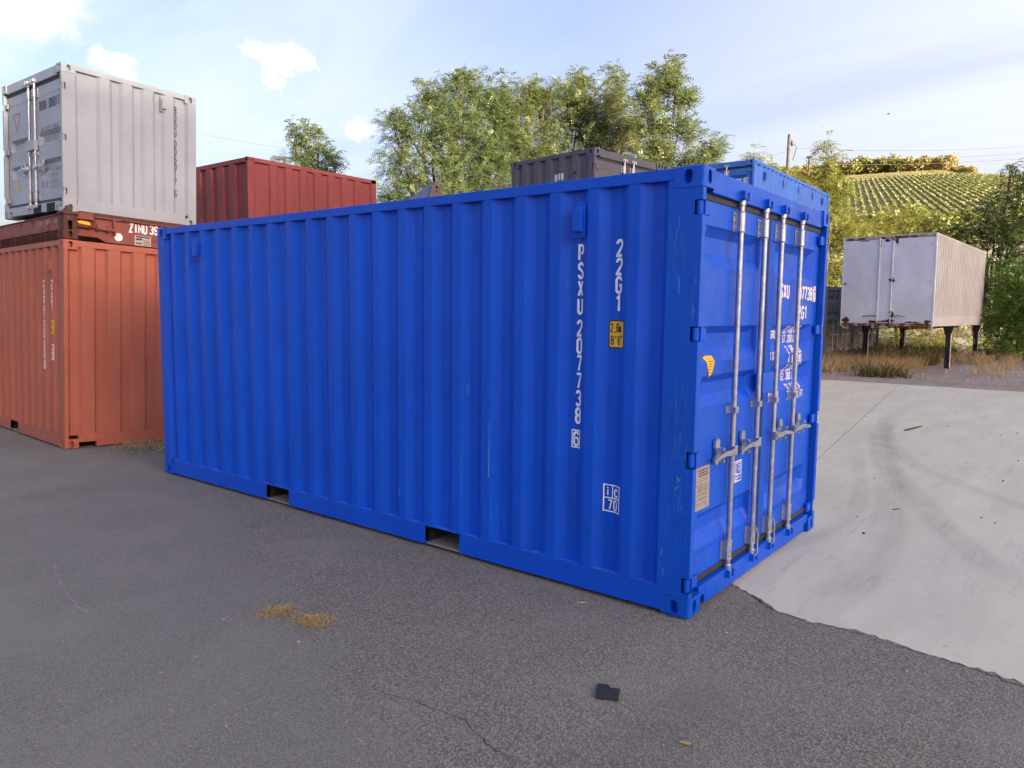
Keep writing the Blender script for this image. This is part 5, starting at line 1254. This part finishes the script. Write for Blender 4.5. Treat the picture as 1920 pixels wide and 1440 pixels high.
# ------------------------------------------------------------------ vineyard hill
hu_ = np.array([HU[0], HU[1]]); RAZ = R(14.6); RU = np.array((-math.sin(RAZ), math.cos(RAZ))); RV = np.array((math.cos(RAZ), math.sin(RAZ)))
def vine_row(label, grp, p0, p1, mat, rng, hgt=1.55, wid=.42, seg=1.6):
    L_ = np.linalg.norm(np.array(p1)-np.array(p0)); n = max(4, int(L_/seg))
    t = np.linspace(0, 1, n+1); X = p0[0]+(p1[0]-p0[0])*t; Y = p0[1]+(p1[1]-p0[1])*t; Z = terrain(X, Y)
    dv = (np.array(p1)-np.array(p0))/L_; nv = np.array((-dv[1], dv[0]))
    m_ = n*15; ti = rng.uniform(0, 1, m_); x = np.interp(ti, t, X); y = np.interp(ti, t, Y); z = np.interp(ti, t, Z)
    off = rng.normal(0, wid*.38, m_); hh_ = rng.uniform(.35, 1.0, m_)*hgt*(.85+.3*np.sin(ti*L_*.4+rng.uniform(0, 6)))
    P = np.stack([x+nv[0]*off, y+nv[1]*off, z+hh_*.95], 1)
    Q = leaf_quads(P, .42, rng, .8)
    # trellis core keeps the row a continuous hedge
    core = []
    for i in range(n):
        a = np.array((X[i], Y[i], Z[i])); b_ = np.array((X[i+1], Y[i+1], Z[i+1])); w_ = np.array((nv[0], nv[1], 0))*wid*.35
        h0 = hgt*rng.uniform(.72, .95); h1 = hgt*rng.uniform(.72, .95); zt = np.array((0, 0, 1.0))
        core += [[a-w_+zt*.35, b_-w_+zt*.35, b_-w_+zt*h1, a-w_+zt*h0], [a+w_+zt*.35, b_+w_+zt*.35, b_+w_+zt*h1, a+w_+zt*h0], [a-w_+zt*h0, b_-w_+zt*h1, b_+w_+zt*h1, a+w_+zt*h0]]
    o = quadmesh('vine_row', np.concatenate([Q, np.array(core)])-np.array((p0[0], p0[1], 0)), mat); o.location = (p0[0], p0[1], 0)
    tag(o, label, 'vine row', grp)
vr = np.random.default_rng(9)
c0_ = CAM[:2]
for i in range(62):
    v = -22+i*1.78
    u0 = 185-.05*i+vr.uniform(-4, 4); u1 = 352+.35*i+vr.uniform(-2, 2)
    if i < 4: u0 += 25*(4-i)
    p0 = c0_+RU*u0+RV*v; p1 = c0_+RU*u1+RV*v
    vine_row('green vine row running up the sunlit hillside', 'vine rows on the hillside', p0, p1, 'vine', vr, 1.25, .40)
for i in range(22):
    a = c0_+RU*(372+i*2.6)+RV*(-26+i*.6); b_ = c0_+RU*(362+i*2.6)+RV*(22+i*1.2)
    vine_row('pale yellow vine row in the small field below the hilltop wood', 'vine rows of the upper field', a, b_, 'vine_y', vr, 1.3, .4, 2.2)
# hilltop wood
def crown_mesh(name, r, h, n, rng, size):
    lobes_ = [(np.array((rng.normal(0, r*.35), rng.normal(0, r*.35), h*rng.uniform(.45, .85))), r*rng.uniform(.45, .7)) for _ in range(8)]
    Ps = []
    for c, rr_ in lobes_:
        p, d = in_lobe(n//8, c, (rr_, rr_, rr_*.8), rng, .7); Ps.append(p)
    return leaf_quads(np.concatenate(Ps), size, rng, .8)
variants = {}
for mt in ('aut_o', 'aut_y', 'aut_g'):
    for q in range(2):
        rng = np.random.default_rng(q+{'aut_o': 10, 'aut_y': 20, 'aut_g': 30}[mt])
        rt = empty('hilltop_tree'); quadmesh('crown', crown_mesh('c', 3.6, 8.5, 1500, rng, .95), mt, rt)
        MB().tube([(0, 0, -.5), (.1, 0, 2.5), (.0, .1, 6)], [.28, .22, .08], 6).build('trunk', 'bark', rt)
        variants[(mt, q)] = [rt, False]
names = {'aut_o': 'orange brown autumn tree in the wood along the hilltop', 'aut_y': 'golden yellow autumn tree in the wood along the hilltop', 'aut_g': 'still green tree in the wood along the hilltop'}
tr_ = np.random.default_rng(4)
spots = []
for row in range(3):
    for i in range(34):
        spots.append((1425+i*12+tr_.uniform(-5, 5)+row*4, 425+row*14+tr_.uniform(-4, 4), tr_.choice(['aut_o', 'aut_y', 'aut_g'], p=[.36, .36, .28])))
for px_, u_, mt in spots:
    d = ray(px_, 300)[:2]; d = d/(d@HU)
    p = c0_+d*u_; q = int(tr_.integers(0, 2)); ent = variants[(mt, q)]
    sc = tr_.uniform(.80, 1.25)*(1.0 if px_ < 1790 else .55)
    if not ent[1]: o = ent[0]; ent[1] = True
    else: o = dup(ent[0])
    o.location = (p[0], p[1], float(terrain(p[0], p[1]))-.3); o.rotation_euler = (0, 0, tr_.uniform(0, 6.28)); o.scale = (sc, sc, sc*tr_.uniform(.85, 1.1))
    tag(o, names[mt], 'tree', 'hilltop wood')
# bushes at the foot of the vineyard
for i in range(16):
    px_ = 1560+i*27; d = ray(px_, 400)[:2]; d = d/(d@HU); p = c0_+d*tr_.uniform(120, 170)
    o = dup(variants[('aut_g', i % 2)][0], (p[0], p[1], float(terrain(p[0], p[1]))-1.2), (0, 0, tr_.uniform(0, 6)))
    s = tr_.uniform(.5, .85); o.scale = (s, s, s*.8); o.name = 'hillside_bush'; tag(o, 'rounded green bush at the foot of the vineyard', 'shrub', 'bushes below the vineyard')

# ------------------------------------------------------------------ litter on the yard
mb = MB(); mb.prism([(-.01, -.98), (.035, -.955), (.06, -.975), (.10, -.955), (.138, -1.04), (.048, -1.085), (.035, -1.06)], lambda u, v, d: (u, v, d), -.004, .012)
tag(mb.build('rubber_scrap', 'rubber', None, .003), 'flat black rubber scrap lying on the asphalt', 'scrap')
def patch(label, poly, seed):
    rng = np.random.default_rng(seed); poly = np.array(poly); c = poly.mean(0)
    n = 420; i = rng.integers(0, len(poly), n); a, b_ = rng.uniform(0, 1, n)**.5, rng.uniform(0, 1, n)
    p = c+((poly[i]*(1-b_)[:, None]+poly[(i+1) % len(poly)]*b_[:, None])-c)*a[:, None]+rng.normal(0, .022, (n, 2))
    P = np.stack([p[:, 0], p[:, 1], np.full(n, -.003)], 1)
    th = rng.uniform(0, 6.28, n); l_ = rng.uniform(.01, .035, n)
    A = np.stack([np.cos(th)*l_, np.sin(th)*l_, rng.uniform(0, .010, n)], 1); B = np.stack([-np.sin(th), np.cos(th), np.zeros(n)], 1)*.0018
    tag(quadmesh('dry_grass_clump', np.stack([P-B, P+B, P+A+B, P+A-B], 1), 'moss'), label, 'dry grass')
patch('left of two small dry grass clumps on the asphalt', [(-2.03, -1.51), (-2.01, -1.40), (-1.92, -1.30), (-1.87, -1.40), (-1.90, -1.54)], 3)
patch('right of two small dry grass clumps on the asphalt', [(-1.83, -1.42), (-1.70, -1.28), (-1.57, -1.29), (-1.55, -1.43), (-1.68, -1.45)], 4)
pr = np.random.default_rng(12)
def pebble(x, y, r, label, z=-.004, mat='stone', grp=None):
    mb = MB(); pebble_mesh(mb, (0, 0, 0), r, pr); o = mb.build('pebble', mat); o.location = (x, y, z+r*.5); tag(o, label, 'stone', grp)
pebble(.24, -.02, .011, 'pale pebble on the asphalt right of the near container corner')
g_ = onground(1512, 1163); pebble(g_[0], g_[1], .010, 'small pale pebble beside the concrete edge')
for (px_, py_) in ((560, 1203), (1700, 1258), (420, 1160), (1090, 1240), (640, 1060), (1238, 1277), (1015, 1075)):
    g_ = onground(px_, py_); pebble(g_[0], g_[1], .007, 'tiny stone lying loose on the asphalt', grp='tiny stones on the asphalt')
for q in range(16):
    px_, py_ = pr.uniform(1570, 1915), pr.uniform(728, 1010)
    g_ = onground(px_, py_); pebble(g_[0], g_[1], pr.uniform(.006, .015), 'dark crumb of soil on the concrete', z=.0, mat='black' if q % 2 else 'bark', grp='crumbs on the concrete')
a, b_ = onground(1697, 808), onground(1729, 800)
mb = MB(); mb.tube([(0, 0, .012), tuple((b_-a)*.55+np.array((.01, 0, .016))), tuple((b_-a)+np.array((0, 0, .012)))], [.014, .013, .008], 7); o = mb.build('stick', 'bark'); o.location = tuple(a); tag(o, 'thin dark stick lying on the concrete', 'stick')
for (px_, py_, ang, ln_, lab) in ((1285, 1394, .3, .026, 'dry tan leaf stalk on the asphalt below the rubber scrap'), (1680, 955, 1.0, .05, 'dark wood splinter in the tyre mark on the concrete'), (1090, 1130, .6, .035, 'pale scuffed flake on the asphalt beside the long side')):
    g_ = onground(px_, py_); mb = MB(); mb.prism([(-ln_, -.004), (0, -.009), (ln_, -.002), (ln_*.8, .006), (0, .008), (-ln_*.8, .005)], lambda u, v, d: (u, v, d), 0, .004)
    o = mb.build('wood_chip', 'straw' if '1285' in str(px_) else ('bark' if px_ == 1680 else 'stone')); o.location = (g_[0], g_[1], .001); o.rotation_euler = (0, 0, ang); tag(o, lab, 'chip')
n = 420; px_ = pr.uniform(40, 1700, n); py_ = pr.uniform(880, 1438, n)
P = np.array([onground(a_, b2) for a_, b2 in zip(px_, py_)]); ok = ((P[:, 1] < -.05) | (P[:, 0] < -6.2)) & (P[:, 1] < .2); P = P[ok]; n = len(P); P[:, 2] = -.004
th = pr.uniform(0, 6.28, n); l_ = pr.uniform(.006, .028, n); A = np.stack([np.cos(th)*l_, np.sin(th)*l_, pr.uniform(0, .004, n)], 1); B = np.stack([-np.sin(th), np.cos(th), np.zeros(n)], 1)*pr.uniform(.0008, .0020, n)[:, None]
tag(quadmesh('straw_bits', np.stack([P-B, P+B, P+A+B, P+A-B], 1), 'straw'), 'tiny straw bits strewn over the asphalt', 'straw', kind='stuff')
# weeds and broken asphalt crumbs by the orange container
wr = np.random.default_rng(8); wx = wr.uniform(-8.0, -7.3, 26); wy = wr.uniform(.35, .95, 26)
grass('weed_tuft', 'dry weed tuft between the orange container and the blue one', np.stack([wx, wy, terrain(wx, wy)], 1), .04, .16, 'straw', 14, wr, .7, .004)
mb = MB()
for q in range(16): pebble_mesh(mb, (wr.uniform(-7.7, -7.2), wr.uniform(.1, .7), float(terrain(-7.5, .4))+.005), wr.uniform(.012, .035), wr)
tag(mb.build('asphalt_crumbs', 'asphalt'), 'broken asphalt crumbs beside the weed tuft', 'rubble', kind='stuff')

scene.render.engine = 'CYCLES'
scene.cycles.use_denoising = True
scene.cycles.max_bounces = 6; scene.cycles.diffuse_bounces = 3; scene.cycles.transparent_max_bounces = 12
